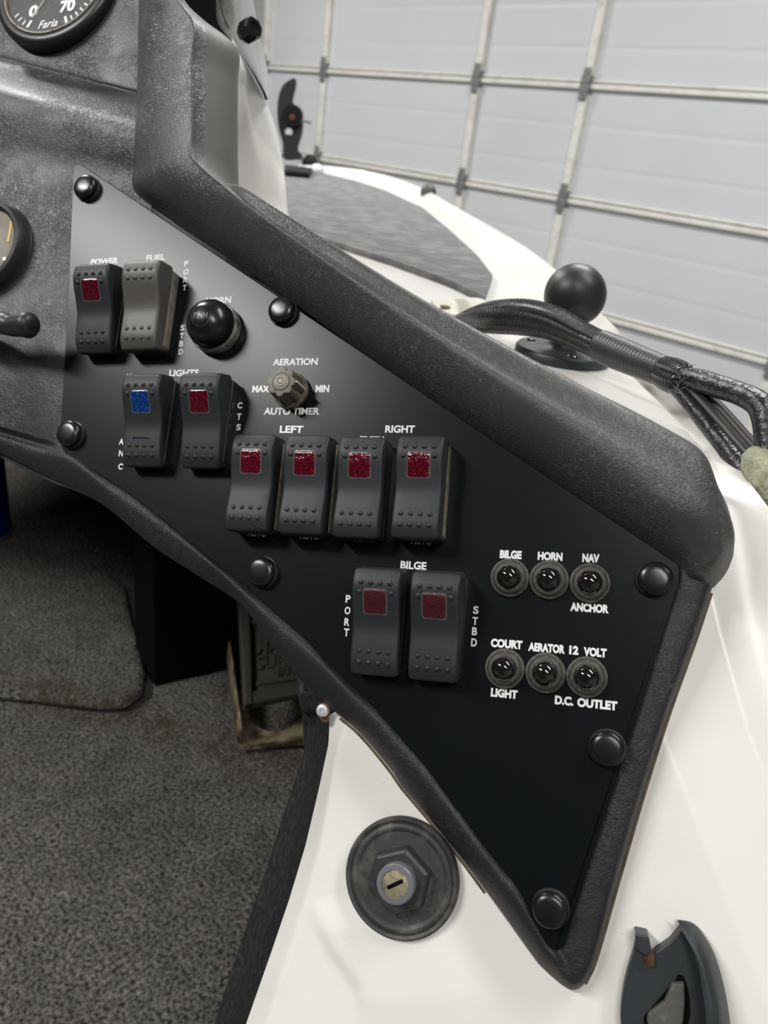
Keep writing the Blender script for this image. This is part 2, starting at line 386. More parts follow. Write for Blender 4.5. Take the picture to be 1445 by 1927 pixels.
def sphere(c, r, m, name, parent, seg=32, base=None, sq=(1, 1, 1), half=False):
    vs, fs = [], []
    rings = seg // 2
    for i in range(rings + 1):
        th = (PI / 2 if half else PI) * i / rings
        for k in range(seg):
            a = 2 * PI * k / seg
            vs.append(Vector((math.sin(th) * math.cos(a) * sq[0], math.sin(th) * math.sin(a) * sq[1], math.cos(th) * sq[2])) * r + Vector(c))
    for i in range(rings):
        for k in range(seg):
            b = (k + 1) % seg; fs.append([i * seg + k, (i + 1) * seg + k, (i + 1) * seg + b, i * seg + b])
    o = mesh(name, vs, fs, m, parent, base, local=(parent is not None and base is None and '_loc' in parent))
    return fix(o)
def copy_tree(o, parent=None):
    c = o.copy(); COL.objects.link(c); c.parent = parent
    for ch in list(o.children): copy_tree(ch, c)
    return c
def setmw(o, mw):
    o.matrix_world = mw; o['_mw'] = [c for r in mw for c in r]
def onplate(x, y, n=0.0, at=0.0):
    """matrix on the plate for a thing whose middle at height `at` mm shows at this spot"""
    q = uv(x, y, at); return PM @ Matrix.Translation(Vector((q.x, q.y, n)) / 1000)
def text_mesh(s, bold=0.0, ext=0.05):
    cu = bpy.data.curves.new('t', 'FONT'); cu.body = s; cu.size = 1; cu.offset = bold; cu.extrude = ext; cu.resolution_u = 4
    o = bpy.data.objects.new('t', cu); COL.objects.link(o)
    dg = bpy.context.evaluated_depsgraph_get(); me = bpy.data.meshes.new_from_object(o.evaluated_get(dg))
    bpy.data.objects.remove(o); bpy.data.curves.remove(cu); me.materials.clear()
    return me
def place_text(me, x0, x1, y0, y1, z0, z1):
    """scale the text into a box (metres)"""
    xs = [v.co.x for v in me.vertices]; ys = [v.co.y for v in me.vertices]; zs = [v.co.z for v in me.vertices]
    def mp(v, a, b, c, d): return c + (v - a) / max(b - a, 1e-9) * (d - c)
    for v in me.vertices:
        v.co = (mp(v.co.x, min(xs), max(xs), x0, x1), mp(v.co.y, min(ys), max(ys), y0, y1), mp(v.co.z, min(zs), max(zs), z0, z1))
    return me
def join_me(mes, name):
    vs, fs = [], []
    for me in mes:
        k = len(vs); vs += [tuple(v.co) for v in me.vertices]; fs += [[i + k for i in p.vertices] for p in me.polygons]
        bpy.data.meshes.remove(me)
    out = bpy.data.meshes.new(name); out.from_pydata(vs, [], fs); return out

# ================================================================== THE SHOP
YD = 3.70
def struct(name, vs, fs, m):
    return tag(mesh(name, vs, fs, m, smooth=False), kind='structure')
v, f = wbox(-7.5, 3.5, -4.5, YD + 0.35, -0.1, 0.0); struct('floor', v, f, MT['floor'])
v, f = wbox(-7.5, 3.5, -4.5, YD + 0.35, CEIL, CEIL + 0.1); struct('ceiling', v, f, MT['ceiling'])
v, f = wbox(-7.6, -7.5, -4.5, YD + 0.35, 0, CEIL); struct('wall_left', v, f, MT['wall'])
v, f = wbox(3.5, 3.6, -4.5, YD + 0.35, 0, CEIL); struct('wall_right', v, f, MT['wall'])
v, f = wbox(-7.5, 3.5, -4.6, -4.5, 0, CEIL); struct('wall_back', v, f, MT['wall_dark'])
v, f = wbox(-7.5, 3.5, YD + 0.25, YD + 0.35, 0, CEIL); struct('wall_front', v, f, MT['wall'])
# sectional garage door seen from inside
door = empty('door_1', Vector((-2.4, YD, 0)), kind='structure')
ZR = [1.75 - 0.166 - 0.522 * 2, 1.75 - 0.166 - 0.522, 1.75 - 0.166, 1.75 + 0.356, 1.75 + 0.878, 1.75 + 1.40]
XS = [-5.13, -4.482, -3.175, -2.472, -1.2, 0.1]
zb = [0.02] + ZR + [3.4]
for a, b in zip(zb[:-1], zb[1:]):
    n = 24; prof = []
    for i in range(n + 1):                       # shallow pressed lines across each section
        t = i / n; z = a + 0.004 + (b - a - 0.008) * t
        prof.append((z, 0.0013 * (math.exp(-((t - 0.30) / 0.012) ** 2) + math.exp(-((t - 0.66) / 0.012) ** 2))))
    extra = [(a + 0.004 + (b - a - 0.008) * t, 0.0013) for t in (0.30, 0.66)]
    prof = sorted(prof + extra)
    vs = []; fs = []
    for z, d in prof: vs += [Vector((-5.2, YD + d, z)), Vector((0.4, YD + d, z))]
    k = len(vs)
    for z, d in prof: vs += [Vector((-5.2, YD + 0.05, z)), Vector((0.4, YD + 0.05, z))]
    m_ = len(prof)
    for i in range(m_ - 1):
        fs.append([2 * i, 2 * i + 1, 2 * i + 3, 2 * i + 2]); fs.append([k + 2 * i, k + 2 * i + 2, k + 2 * i + 3, k + 2 * i + 1])
    fix(mesh('door_section', vs, fs, MT['door'], door, smooth=False))
for z in ZR:
    q = [wbox(-5.2, 0.4, YD - 0.022, YD + 0.002, z - 0.020, z + 0.004), wbox(-5.2, 0.4, YD - 0.012, YD + 0.002, z + 0.010, z + 0.022)]
    fix(mesh('section_rail', *merge(q), MT['rail'], door), 0.005)
for i, x in enumerate(XS):
    for a, b in zip(zb[:-1], zb[1:]):
        w = 0.022
        st = [wbox(x - w, x + w, YD - 0.03, YD + 0.002, a + 0.035, b - 0.035)]
        for t in (0.22, 0.36, 0.64, 0.78):
            zz = a + (b - a) * t; st.append(wbox(x - 0.006, x + 0.006, YD - 0.034, YD - 0.028, zz - 0.006, zz + 0.006))
        fix(mesh('stile', *merge(st), MT['rail'], door), 0.004)
    for z in ZR:
        q = []
        for zz, hw in ((z + 0.052, 0.018), (z + 0.02, 0.024), (z - 0.02, 0.028), (z - 0.05, 0.02)):
            q.append(wbox(x - hw, x + hw, YD - 0.042, YD - 0.004, zz - 0.02, zz + 0.02))
        fix(mesh('hinge', *merge(q), MT['hinge'], door), 0.004)
# ceiling strip lights
for (lx, ly), w, e in LAMPS:
    t = empty('ceiling_light', Vector((lx, ly, CEIL)), 'white strip light fixed on the shop ceiling', 'light', 'strip lights on the ceiling')
    v, f = wbox(lx - 0.68, lx + 0.68, ly - 0.16, ly + 0.16, CEIL - 0.05, CEIL - 0.001); mesh('housing', v, f, MT['wall'], t, smooth=False)
    ld = bpy.data.lights.new('strip_lamp', 'AREA'); ld.shape = 'RECTANGLE'; ld.size = 1.3; ld.size_y = 0.26; ld.energy = e
    ld.color = (1.0, 0.985, 0.96)
    lo = bpy.data.objects.new('strip_lamp', ld); COL.objects.link(lo); lo.parent = t; lo.location = (0, 0, -0.06)

# ================================================================== THE BOAT
hull = empty('boat_hull', V3(CAM + np.array([-0.5, 0.6, -1.0])), 'white fibreglass boat hull with a raised rim around the console', 'boat')
# --- side pod: moulded white surface around the lower console
ROLL_OUT = [(-70, 838), (0, 860), (86, 902), (183, 943), (270, 1013), (311, 1044), (380, 1088), (453, 1137), (494, 1191), (533, 1240), (571, 1285),
            (599, 1309), (635, 1343), (677, 1379), (732, 1443), (757, 1480), (801, 1532), (863, 1608), (915, 1677), (950, 1725), (1000, 1795), (1020, 1820), (1060, 1855)]
ROLL_IN = [(-70, 798), (0, 812), (70, 832), (128, 848), (194, 894), (246, 928), (301, 971), (381, 1037), (436, 1080), (475, 1113), (518, 1150),
           (550, 1178), (590, 1214), (643, 1271), (704, 1329), (735, 1364), (800, 1437), (868, 1530), (940, 1627), (975, 1668), (1012, 1735), (1030, 1770), (1040, 1782)]
XL = [(860, 720), (1150, 720), (1250, 690), (1335, 640), (1346, 616), (1362, 620), (1400, 618), (1480, 601), (1590, 575), (1690, 545), (1790, 511), (1927, 463), (2050, 424), (2200, 380), (2900, 180)]
FOLD = [(860, 1286), (1340, 660), (1400, 637), (1480, 622), (1600, 600), (1690, 575), (1780, 549), (1850, 525), (1927, 503), (2050, 470), (2200, 430), (2900, 230)]
CRS = [(800, 1100), (1000, 1145), (1200, 1195), (1385, 1248), (1490, 1290), (1620, 1342), (1740, 1389), (1880, 1444), (2020, 1500), (2200, 1575), (2900, 1830)]
CR2 = [(800, 1360), (1000, 1388), (1130, 1403), (1330, 1450), (1500, 1520), (2200, 1900), (2900, 2400)]
def ip(tab, t): return float(np.interp(t, [a for a, b in tab], [b for a, b in tab]))
DIM = [(586, 1705), (600, 1745), (622, 1790), (650, 1825), (672, 1860), (680, 1900)]
def sp_(x, w): return w * math.log1p(math.exp(min(x / w, 40)))
def pod_n(x, y):
    n = -12.0
    c = ip(CRS, y); on = 1.0
    n -= sp_(x - c, 4.0) * 0.075 * on
    n -= sp_(x - ip(CR2, y), 9.0) * 0.04
    fo, xl = ip(FOLD, y), ip(XL, y)
    if y > 1340 and x < fo + 30:
        t = (fo - x) / max(fo - xl, 1); n -= 8.5 * sp_(t, 0.05) * (min((fo - xl) / 22.0, 1))
    if y > 1640:
        xd = x - float(np.interp(y, [b for a, b in DIM], [a for a, b in DIM]))
        w = 1 / (1 + math.exp(-max(min(xd / 4.5, 30), -30)))
        fy = min(max((y - 1690) / 60.0, 0), 1) * min(max((1990 - y) / 110.0, 0), 1)
        fx = min(max((330 - xd) / 200.0, 0), 1)
        n += 1.7 * w * fy * fx * fx * (3 - 2 * fx)
    if y < 1130:
        nd = ndeck(x, y, ZD); k = 3.0
        a_, b_ = n, nd
        n = -k * math.log(math.exp(-a_ / k) + math.exp(-b_ / k)) if abs(a_ - b_) < 60 else min(a_, b_)
    return n
FW = Vector((-0.505, 0.863, 0)); SB = Vector((0.863, 0.505, 0))
vs, fs = [], []
ys = [862, 872, 882] + list(np.arange(890, 1330, 9.0)) + list(np.arange(1330, 2130, 9.0)) + list(np.arange(2130, 2900, 30.0))
NX = 150
for y_ in ys:
    xl = ip(XL, y_)
    for j in range(NX + 1):
        s = j / NX
        s = s ** 1.35
        x = xl + (1640 - xl) * s
        ytop = 903 + 1.33 * (x - 1407) if x > 1407 else 0
        y = max(y_, min(ytop, 2130))
        vs.append(P(x, y, pod_n(x, y)))
    e = vs[-1]                                    # outer side of the hull below the rim
    vs += [e + SB * 0.012 + Vector((0, 0, -0.012)), e + SB * 0.022 + Vector((0, 0, -0.06)), e + SB * 0.03 + Vector((0, 0, -0.6))]
NX += 3
n = NX + 1
fs = [[i * n + j, i * n + j + 1, (i + 1) * n + j + 1, (i + 1) * n + j] for i in range(len(ys) - 1) for j in range(NX)]
pod = fix(mesh('side_pod', vs, fs, MT['gelcoat'], hull, angle=None))
# --- level deck
OUT = [(560, 312), (604, 313), (660, 318), (725, 330), (794, 354), (846, 383), (898, 412), (950, 441), (1000, 472), (1060, 520), (1139, 598), (1200, 658), (1275, 738), (1330, 798), (1385, 864)]
INN = [(560, 322), (604, 322), (655, 331), (712, 347), (778, 378), (832, 420), (884, 468), (925, 512), (975, 560), (1035, 600), (1110, 640), (1170, 690), (1235, 752), (1295, 815), (1352, 880)]
rows = []
for i, (o_, q_) in enumerate(zip(OUT, INN)):
    lift = 0.020 if i < 9 else (0.020, 0.017, 0.013, 0.009, 0.005, 0.001)[i - 9]
    a = G(q_[0], q_[1], ZD - 0.002); c = G(o_[0], o_[1], ZD + lift)
    d = (c - a); d.z = 0; dn = d.normalized()
    b = a.lerp(c, 0.55); b.z = 1.75 + ZD + lift * 0.75
    e = c + dn * 0.03; e.z = 1.75 + ZD - 0.004
    g = c + dn * 0.045; g.z = 1.75 + ZD - 0.06
    h_ = c + dn * 0.02; h_.z = 1.75 - 0.75
    rows.append([a - dn * 0.01, a, b, c, e, g, h_])
v, f = loft(rows, 6, 5); fix(mesh('gunwale', v, f, MT['gel_dimmed'], hull))
rr = [[r[4] + (r[5] - r[4]) * 0.3, r[5] + (r[5] - r[4]) * 0.1, r[5] + Vector((0, 0, -0.04))] for r in rows[:9]]
rr = [[p + (r[4] - r[1]).normalized() * 0.006 for p in q] for q, r in zip(rr, rows)]
v, f = loft(rr, 4, 4); fix(mesh('rub_rail', v, f, MT['hull_dark'], hull), solid=0.006)
inner = [(1470, 1060), (1400, 960), (1330, 880), (1230, 800), (1100, 735), (930, 660), (800, 590), (640, 490), (520, 412), (500, 380), (480, 340), (470, 322)]
top = [G(x, y, ZD) for x, y in INN] + [G(x, y, ZD) for x, y in [(1350, 905), (1330, 900), (1250, 850), (1120, 790), (950, 710), (800, 630), (620, 520), (470, 440), (440, 380), (430, 322)]]
v, f = prism(top, (0, 0, -0.012)); fix(mesh('foredeck', v, f, MT['gel_dimmed'], hull, smooth=False))
# --- forward fairing of the console (white cone below the windscreen)
rows = []
for l_, r_ in [((436, 70), (448, 92)), ((438, 110), (478, 145)), ((440, 160), (502, 195)), ((441, 215), (519, 245)), ((443, 270), (530, 300)), ((444, 330), (536, 350)), ((448, 380), (541, 400)), ((480, 430), (551, 432)), ((500, 460), (570, 456))]:
    y = (l_[1] + r_[1]) / 2
    d0 = 0.50 + 0.0004 * max(y - 100, 0)
    d1 = 0.555 + 0.0007 * max(y - 100, 0)
    a = Cd(*l_, d0); c = Cd(*r_, d1)
    b = Cd(l_[0] * 0.42 + r_[0] * 0.58, l_[1] * 0.42 + r_[1] * 0.58, d0 * 0.62 + d1 * 0.38)
    e = Cd(r_[0] - 14, r_[1] - 2, d1 + 0.12); g = Cd(r_[0] - 60, r_[1] - 10, d1 + 0.3)
    rows.append([a, b, c, e, g])
v, f = loft(rows, 5, 6); fix(mesh('console_fairing', v, f, MT['gel_lit'], hull))
# --- inner side lined with black carpet, down to the cockpit floor
rows = []
edge = [(1300, 603), (1332, 606), (1346, 622), (1362, 624), (1400, 621), (1480, 604), (1590, 578), (1690, 548), (1790, 514), (1927, 466), (2050, 428), (2200, 384), (2900, 184)]
strip = [(1300, 560), (1332, 566), (1346, 582), (1362, 585), (1400, 584), (1480, 574), (1590, 538), (1690, 506), (1790, 470), (1927, 424), (2050, 386), (2200, 340), (2900, 140)]
for (y, x), (y2, x2) in zip(edge, strip):
    pn = pod_n(max(x - 3, ip(XL, y)), y) if y > 1346 else -19
    a = P(x, y, pn - 0.6); b = P(x - 9, y + 1, -31); c = P(x2, y2 + 4, -78)
    d = P(x2 + 6, y2 + 4, -120)
    e = d.copy(); e.z = 1.75 + ZF - 0.02; e.x += 0.06; e.y += 0.02
    rows.append([a, b, c, d, e])
v, f = loft(rows, 4, 4); fix(mesh('side_lining', v, f, MT['lining'], hull), solid=0.004)
# --- cockpit floor, carpeted
def boat(s, fwd, z): return V3(CAM) + SB * s + FW * fwd + Vector((0, 0, z))
top = [boat(-1.3, -0.6, ZF), boat(0.06, -0.6, ZF), boat(0.06, 0.7, ZF), boat(-0.26, 1.36, ZF), boat(-1.3, 1.36, ZF)]
v, f = prism(top, (0, 0, -0.03)); mesh('cockpit_floor', v, f, MT['carpet'], hull, smooth=False)
stp = [(-160, 1052), (60, 1062), (205, 1072), (238, 1105), (246, 1150), (262, 1205), (274, 1262), (268, 1296), (240, 1318), (190, 1322), (60, 1306), (-160, 1285)]
top = [G(x, y, ZF + 0.02) for x, y in stp]
v, f = prism(top, (0, 0, -0.02)); fix(mesh('carpeted_step', v, f, MT['carpet'], hull), 0.012, 4)
top = [boat(-1.3, 1.35, ZF), boat(-0.26, 1.35, ZF), boat(-0.26, 1.35, ZD - 0.09), boat(-1.3, 1.35, ZD - 0.09)]
v, f = prism(top, FW * 0.02); mesh('light_block_bulkhead', v, f, MT['lining'], hull, smooth=False)  # forward wall added to block light from the footwell
top = [boat(-1.3, 0.53, ZD - 0.09), boat(-0.02, 0.53, ZD - 0.09), boat(-0.26, 1.36, ZD - 0.09), boat(-1.3, 1.36, ZD - 0.09)]
v, f = prism(top, (0, 0, 0.02)); mesh('unseen_shade_shelf', v, f, MT['lining'], hull, smooth=False)  # unseen cover, added to keep the footwell in shade
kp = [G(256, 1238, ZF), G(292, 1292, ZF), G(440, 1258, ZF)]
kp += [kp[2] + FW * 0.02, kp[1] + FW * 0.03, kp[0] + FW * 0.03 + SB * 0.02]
v, f = prism(kp, (0, 0, ZD - 0.09 - ZF)); fix(mesh('footwell_dark_panel', v, f, MT['black'], hull, smooth=False))  # black panel added to stand for the deep shade in the footwell
# soil trodden into the carpet at the foot of the step and by the pedal
soil(MT['carpet'], [(tuple(G(x, y, ZF + 0.008)), r) for x, y, r in ((75, 1312, .03), (105, 1318, .03), (140, 1325, .03), (170, 1332, .025), (200, 1338, .025), (310, 1358, .04), (440, 1290, .035), (420, 1385, .05), (470, 1412, .05), (530, 1410, .05), (240, 1330, .03))])
# carpet inlay on the foredeck
ck = [(538, 318), (560, 321), (604, 325), (664, 338), (725, 358), (794, 390), (846, 432), (898, 480), (927, 518), (913, 558), (846, 527), (742, 490), (621, 452), (552, 428), (500, 410), (480, 360), (500, 322)]
top = [G(x, y, ZD + 0.006) for x, y in ck]
cko = tag(mesh('deck_carpet', *prism(top, (0, 0, -0.0058)), MT['deck_carpet'], None, G(700, 430, ZD), smooth=False),
    'grey carpet inlay with a pointed end on the white foredeck', 'carpet')
fix(cko)

# ================================================================== THE CONSOLE
con = empty('console', PM @ Matrix.Translation((0, 0, -0.012)), 'black leather-grain vinyl helm console with a padded brow', 'console')
def pr(*q): return [P(x, y, n) for x, y, n in q]
brow = []
brow.append(pr((262, -70, -4), (267, -70, 10), (292, -70, 20), (316, -70, 23), (328, -70, 20), (336, -66, -8)))
brow.append(pr((261, -10, -4), (267, -10, 10), (296, -10, 20), (325, -8, 23), (336, -6, 20), (345, -2, -8)))
brow.append(pr((261, 22, -4), (268, 22, 10), (303, 22, 20), (338, 18, 23), (352, 18, 20), (384, 40, -8)))
brow.append(pr((260, 62, -4), (268, 62, 10), (308, 62, 20), (358, 54, 23), (375, 50, 19), (446, 90, -10)))
for y in (115, 185, 250):
    xi = ip([(60, 260), (173, 258), (242, 251), (300, 250)], y)
    brow.append(pr((xi, y, -4), (xi + 8, y, 9), (xi + 48, y - 3, 19), (354, y - 6, 23), (372, y - 2, 19), (447.5, y + 38, -10)))
brow.append(pr((249, 312, -4), (261, 308, 9), (300, 295, 19), (352, 285, 23), (371, 291, 20), (449, 352, -10)))
brow.append(pr((252, 362, -4), (268, 352, 9), (312, 327, 19), (362, 305, 23), (380, 318, 20.5), (450, 376, -4)))
brow.append(pr((330, 421, -3), (348, 396, 9), (378, 368, 19), (408, 346, 23), (422, 350, 21.5), (462, 386, 5)))
D_ = (0.564, -0.826)
def st(x, y, t1, t2, n2, n3):
    q = lambda t, dn=0: (x + D_[0] * t, y + D_[1] * t, dn)
    return pr(q(3, -3), q(t1 * 0.30, 8), q(t1 * 0.66, 17.5), q(t1, n2), q(t1 + (t2 - t1) * 0.35, n2 - (n2 - n3) * 0.25), q(t2, n3))
brow.append(st(440, 497, 102, 112, 23, 17))
brow.append(st(560, 580, 101, 122, 23, 16))
brow.append(st(700, 681, 104, 139, 22.5, 14.5))
brow.append(st(860, 789, 106, 160, 22, 13.5))
brow.append(st(1010, 888, 110, 185, 21, 12.5))
brow.append(st(1130, 969, 116, 203, 20, 11.5))
brow.append(st(1205, 1020, 118, 204, 19, 11))
brow.append(pr((1252, 1050, -3), (1276, 1018, 9), (1300, 983, 15.5), (1318, 955, 17), (1332, 936, 14), (1350, 916, 9)))
brow.append(pr((1277, 1068, -3), (1303, 1047, 6.5), (1330, 1018, 11.5), (1348, 994, 12.5), (1360, 976, 10), (1372, 966, 4)))
brow.append(pr((1288, 1084, -3), (1308, 1080, 2.5), (1333, 1066, 6), (1354, 1044, 7), (1370, 1020, 4), (1382, 1002, -3)))
brow.append(pr((1291, 1092, -4.5), (1308, 1094, -3), (1330, 1096, -2), (1352, 1083, -2.5), (1370, 1056, -4), (1381, 1030, -9)))
brow.append(pr((1290, 1096, -6), (1308, 1101, -6), (1335, 1108, -6), (1350, 1098, -7), (1368, 1075, -9), (1380, 1040, -13)))
for i, r in enumerate(brow):
    q = r[-1].copy()
    if i < 9: q = q + (q - V3(CAM)).normalized() * 0.05 - V3(R @ U3) * 0.012
    elif i <= 18:
        k = {14: 0.6, 15: 0.3, 16: 0.1}.get(i, 1.0 if i < 14 else 0.0)
        q = q + (q - V3(CAM)).normalized() * 0.014; q.z += (1.75 + ZD - 0.004 - q.z) * k
    else: q = q + (-V3(R @ NV)) * 0.030
    r.append(q)
v, f = loft(brow, 6, 5)
bo = fix(mesh('padded_brow', v, f, [MT['vinyl_pad'], MT['vinyl_smooth']], con, angle=None))
ncol = 6 * 5 + 1
# the flat outer flank of the upright is plain, without grain
for p in bo.data.polygons:
    c = p.vertices[0]
    i, j = divmod(min(p.vertices), ncol)
    if i < 6 * 9 and j >= 21: p.material_index = 1
# instrument face left of the switch plate
def colx(x): return [
    (x, -90 + x * .1, -9), (x, -30 + x * .12, -12), (x, 40 + x * .2, -14), (x, 96 + x * .26, -16), (x, 112 + x * .25, -17), (x, 126 + x * .25, -14),
    (x, 148 + x * .25, -3), (x, 168 + x * .25, 3.5), (x, 195 + x * .25, 4.5), (x, 235 + x * .22, 2.5), (x, 285 + x * .15, -0.5), (x, 345 + x * .05, -1.7), (x, 430, -1.8), (x, 560, -1.8), (x, 700, -1.8),
    (x, 800, -1.9), (x, 850 + max(x, 0) * 0.1, -2.6)]
def lowered(x): return [(a, b, c - 6.0 * min(max((b - 600) / 220.0, 0), 1) ** 2 * min(max((112 - a) / 60.0, 0), 1)) for a, b, c in colx(x)]
rows = [pr(*lowered(x)) for x in (-90, -30, 30, 90, 150, 210, 255, 285)]
v, f = loft(rows, 4, 5); fix(mesh('instrument_face', v, f, MT['vinyl'], con, angle=None))
# lower roll, running on around the point and up the right side as a flat trim
rows = []
for (xi, yi), (xo, yo) in zip(ROLL_IN, ROLL_OUT):
    a = np.array([xi, yi], float); b = np.array([xo, yo], float); d = b - a
    w = np.linalg.norm(d); g = d / w
    q = lambda t, nn: (*(a + d * t), nn)
    dep = -30 if yi < 1180 else -12.5; lo = 5.0 * min(max((112 - xi) / 60.0, 0), 1)
    q = lambda t, nn: (*(a + d * t), nn - lo)
    rows.append(pr((*(a - g * 10), -2.2), q(0.03, -0.9), q(0.22, 1.0), q(0.50, 0.3), q(0.76, -2.6), q(0.95, -7.0), (*(b + g * 0.5), -11.0), (*(b - g * 2), dep)))
TI = [(1052, 1785), (1064, 1772), (1082, 1715), (1101, 1651), (1145, 1514), (1203, 1337), (1250, 1186), (1278, 1098), (1286, 1072)]
TO = [(1082, 1862), (1103, 1845), (1123, 1795), (1157, 1673), (1207, 1500), (1256, 1345), (1307, 1205), (1340, 1105), (1352, 1072)]
for (xi, yi), (xo, yo) in zip(TI, TO):
    a = np.array([xi, yi], float); b = np.array([xo, yo], float); d = b - a; w = np.linalg.norm(d); g = d / w
    q = lambda t, nn: (*(a + d * t), nn)
    rows.append(pr((*(a - g * 10), -2.2), q(0.03, -1.6), q(0.25, -1.4), q(0.55, -1.6), q(0.80, -2.4), q(0.93, -4.5), (*(b + g * 0.5), -9.0), (*(b - g * 1), -12.5)))
v, f = loft(rows, 5, 4); fix(mesh('edge_roll', v, f, MT['trim'], con, angle=None))
# aged sealant bead along the foot of the trim
def bead(pts, r, nm='sealant_bead'):
    v, f, u_ = tube([P(x, y, -12.0) for x, y in pts], r, 8, 4); fix(mesh(nm, v, f, MT['edge'], con))
bead([(1338, 1116), (1307, 1209), (1257, 1349), (1209, 1502), (1158, 1678), (1122, 1803), (1101, 1850)], 0.0008)
bead([(640, 1352), (678, 1385), (730, 1447), (756, 1484), (800, 1536), (861, 1611), (912, 1680)], 0.0006)
# board under the switch plate
bp = [(120, 300), (250, 366), (700, 690), (1284, 1072), (1304, 1090), (1250, 1250), (1160, 1520), (1064, 1790), (1020, 1770), (915, 1615), (720, 1360), (560, 1200), (440, 1095), (300, 985), (110, 850)]
v, f = prism([P(x, y, -2.4) for x, y in bp], V3(R @ NV) * -0.008); mesh('backing_board', v, f, MT['trim'], con, smooth=False)

# ================================================================== SWITCH PLATE
plate = empty('switch_panel', PM.copy(), 'satin black switch plate with white lettering set in the console', 'switch panel')
def fillet(pts, rad, seg=6):
    out = []; n = len(pts)
    for i in range(n):
        p0, p1, p2 = (np.array(pts[(i + k) % n], float) for k in (-1, 0, 1))
        r = rad[i]
        if r <= 0: out.append(tuple(p1)); continue
        a, b = unit(p0 - p1), unit(p2 - p1)
        for k in range(seg + 1):
            t = k / seg; s0 = p1 + a * r; s2 = p1 + b * r
            out.append(tuple((1 - t) ** 2 * s0 + 2 * t * (1 - t) * p1 + t * t * s2))
    return out
po = [(138, 299), (1281, 1064), (1278, 1098), (1203, 1337), (1155, 1488), (1101, 1651), (1058, 1790), (1034, 1786), (1012, 1738), (975, 1671), (915, 1597), (868, 1534), (800, 1441), (704, 1332), (643, 1274), (566, 1194), (497, 1136), (436, 1083), (381, 1040), (301, 974), (246, 931), (194, 897), (112, 846), (116, 760), (128, 560)]
ra = [26, 14] + [0] * 4 + [14, 14] + [0] * 14 + [20] + [0, 0]
pts = [uv(x, y, 0) / 1000 for x, y in fillet(po, ra)]
# work in plate coordinates
n = len(pts)
def shrink(pp, d):
    out = []
    for k in range(len(pp)):
        a, b, c = pp[k - 1], pp[k], pp[(k + 1) % len(pp)]
        t = Vector((c.x - a.x, c.y - a.y)).normalized(); out.append(Vector((b.x + t.y * -d, b.y - t.x * -d)))
    return out
area = sum(pts[k].x * pts[(k + 1) % n].y - pts[(k + 1) % n].x * pts[k].y for k in range(n))
ins = shrink(pts, 0.0004 * (1 if area > 0 else -1))
bm = bmesh.new()
r0 = [bm.verts.new((p.x, p.y, 0)) for p in ins]; r1 = [bm.verts.new((p.x, p.y, -0.0004)) for p in pts]; r2 = [bm.verts.new((p.x, p.y, -0.0014)) for p in pts]
ft = bm.faces.new(r0); fb = bm.faces.new(r2[::-1])
for k in range(n):
    b = (k + 1) % n
    bm.faces.new((r0[k], r1[k], r1[b], r0[b])); bm.faces.new((r1[k], r2[k], r2[b], r1[b]))
bmesh.ops.triangulate(bm, faces=[ft, fb]); bmesh.ops.recalc_face_normals(bm, faces=bm.faces)
me = bpy.data.meshes.new('plate'); bm.to_mesh(me); bm.free()
link('plate', me, MT['plate'], plate, local=True, smooth=False)
CAP = 3.45
def word(s, xl, xr, cy, bold=0.036, cap=CAP, slope=0.05):
    a = uv(xl, cy - slope * (xr - xl) / 2); b = uv(xr, cy + slope * (xr - xl) / 2)
    me = text_mesh(s, bold); vc = (a.y + b.y) / 2
    place_text(me, a.x / 1000, b.x / 1000, (vc - cap / 2) / 1000, (vc + cap / 2) / 1000, 0.00001, 0.00009)
    link('lettering', me, MT['letter'], plate, local=True, smooth=False)
WID = {'P': 2.2, 'O': 2.7, 'R': 2.4, 'T': 2.3, 'S': 2.3, 'B': 2.2, 'D': 2.4, 'A': 2.6, 'N': 2.5, 'C': 2.5, 'V': 2.6, 'Y': 2.4}
def column(s, pts, bold=0.036, cap=3.1):
    q = []
    for ch, (x, y) in zip(s, pts):
        c = uv(x, y); w = WID[ch]
        q.append(place_text(text_mesh(ch, bold), (c.x - w / 2) / 1000, (c.x + w / 2) / 1000, (c.y - cap / 2) / 1000, (c.y + cap / 2) / 1000, 0.00001, 0.00009))
    link('lettering', join_me(q, 'lettering'), MT['letter'], plate, local=True, smooth=False)
word('POWER', 172, 222, 492); word('FUEL', 276, 311, 485)
column('PORT', [(350.5, 496.5), (350, 511.5), (349, 526.6), (347.5, 541.5)]); column('STBD', [(343.6, 617), (342.3, 632), (341.2, 647), (340.3, 662)])
word('HORN', 388, 435, 565); word('LIGHTS', 319, 374, 702)
column('NAV', [(243, 709), (243, 730), (243, 754)]); column('ANC', [(228.5, 831), (228, 853), (227, 878)])
column('CTSY', [(451.5, 763), (450, 784), (449, 804), (450, 833)])
word('AERATION', 514, 597.5, 681); word('MAX', 475, 507, 732, 0.045); word('MIN', 594, 619.5, 731.5, 0.045); word('AUTO TIMER', 497, 601, 774)
word('LEFT', 526.6, 570.5, 808); word('RIGHT', 725, 780.5, 807.5)
word('FRESH', 474, 519, 827); word('RECIRC', 571, 623, 828); word('FRESH', 677, 722, 828); word('RECIRC', 778, 834, 828)
word('AUTO', 465.7, 501.5, 1003); word('AUTO', 563.7, 601, 1008); word('AUTO', 666.4, 705, 1012.5); word('AUTO', 773, 813, 1017.5)
word('BILGE', 753.6, 802.5, 1064)
column('PORT', [(655, 1127), (654, 1149), (653, 1170.5), (652, 1190)], cap=3.3); column('STBD', [(895.5, 1148), (894, 1168.6), (893, 1188), (892, 1209)], cap=3.3)
B_ = 0.058
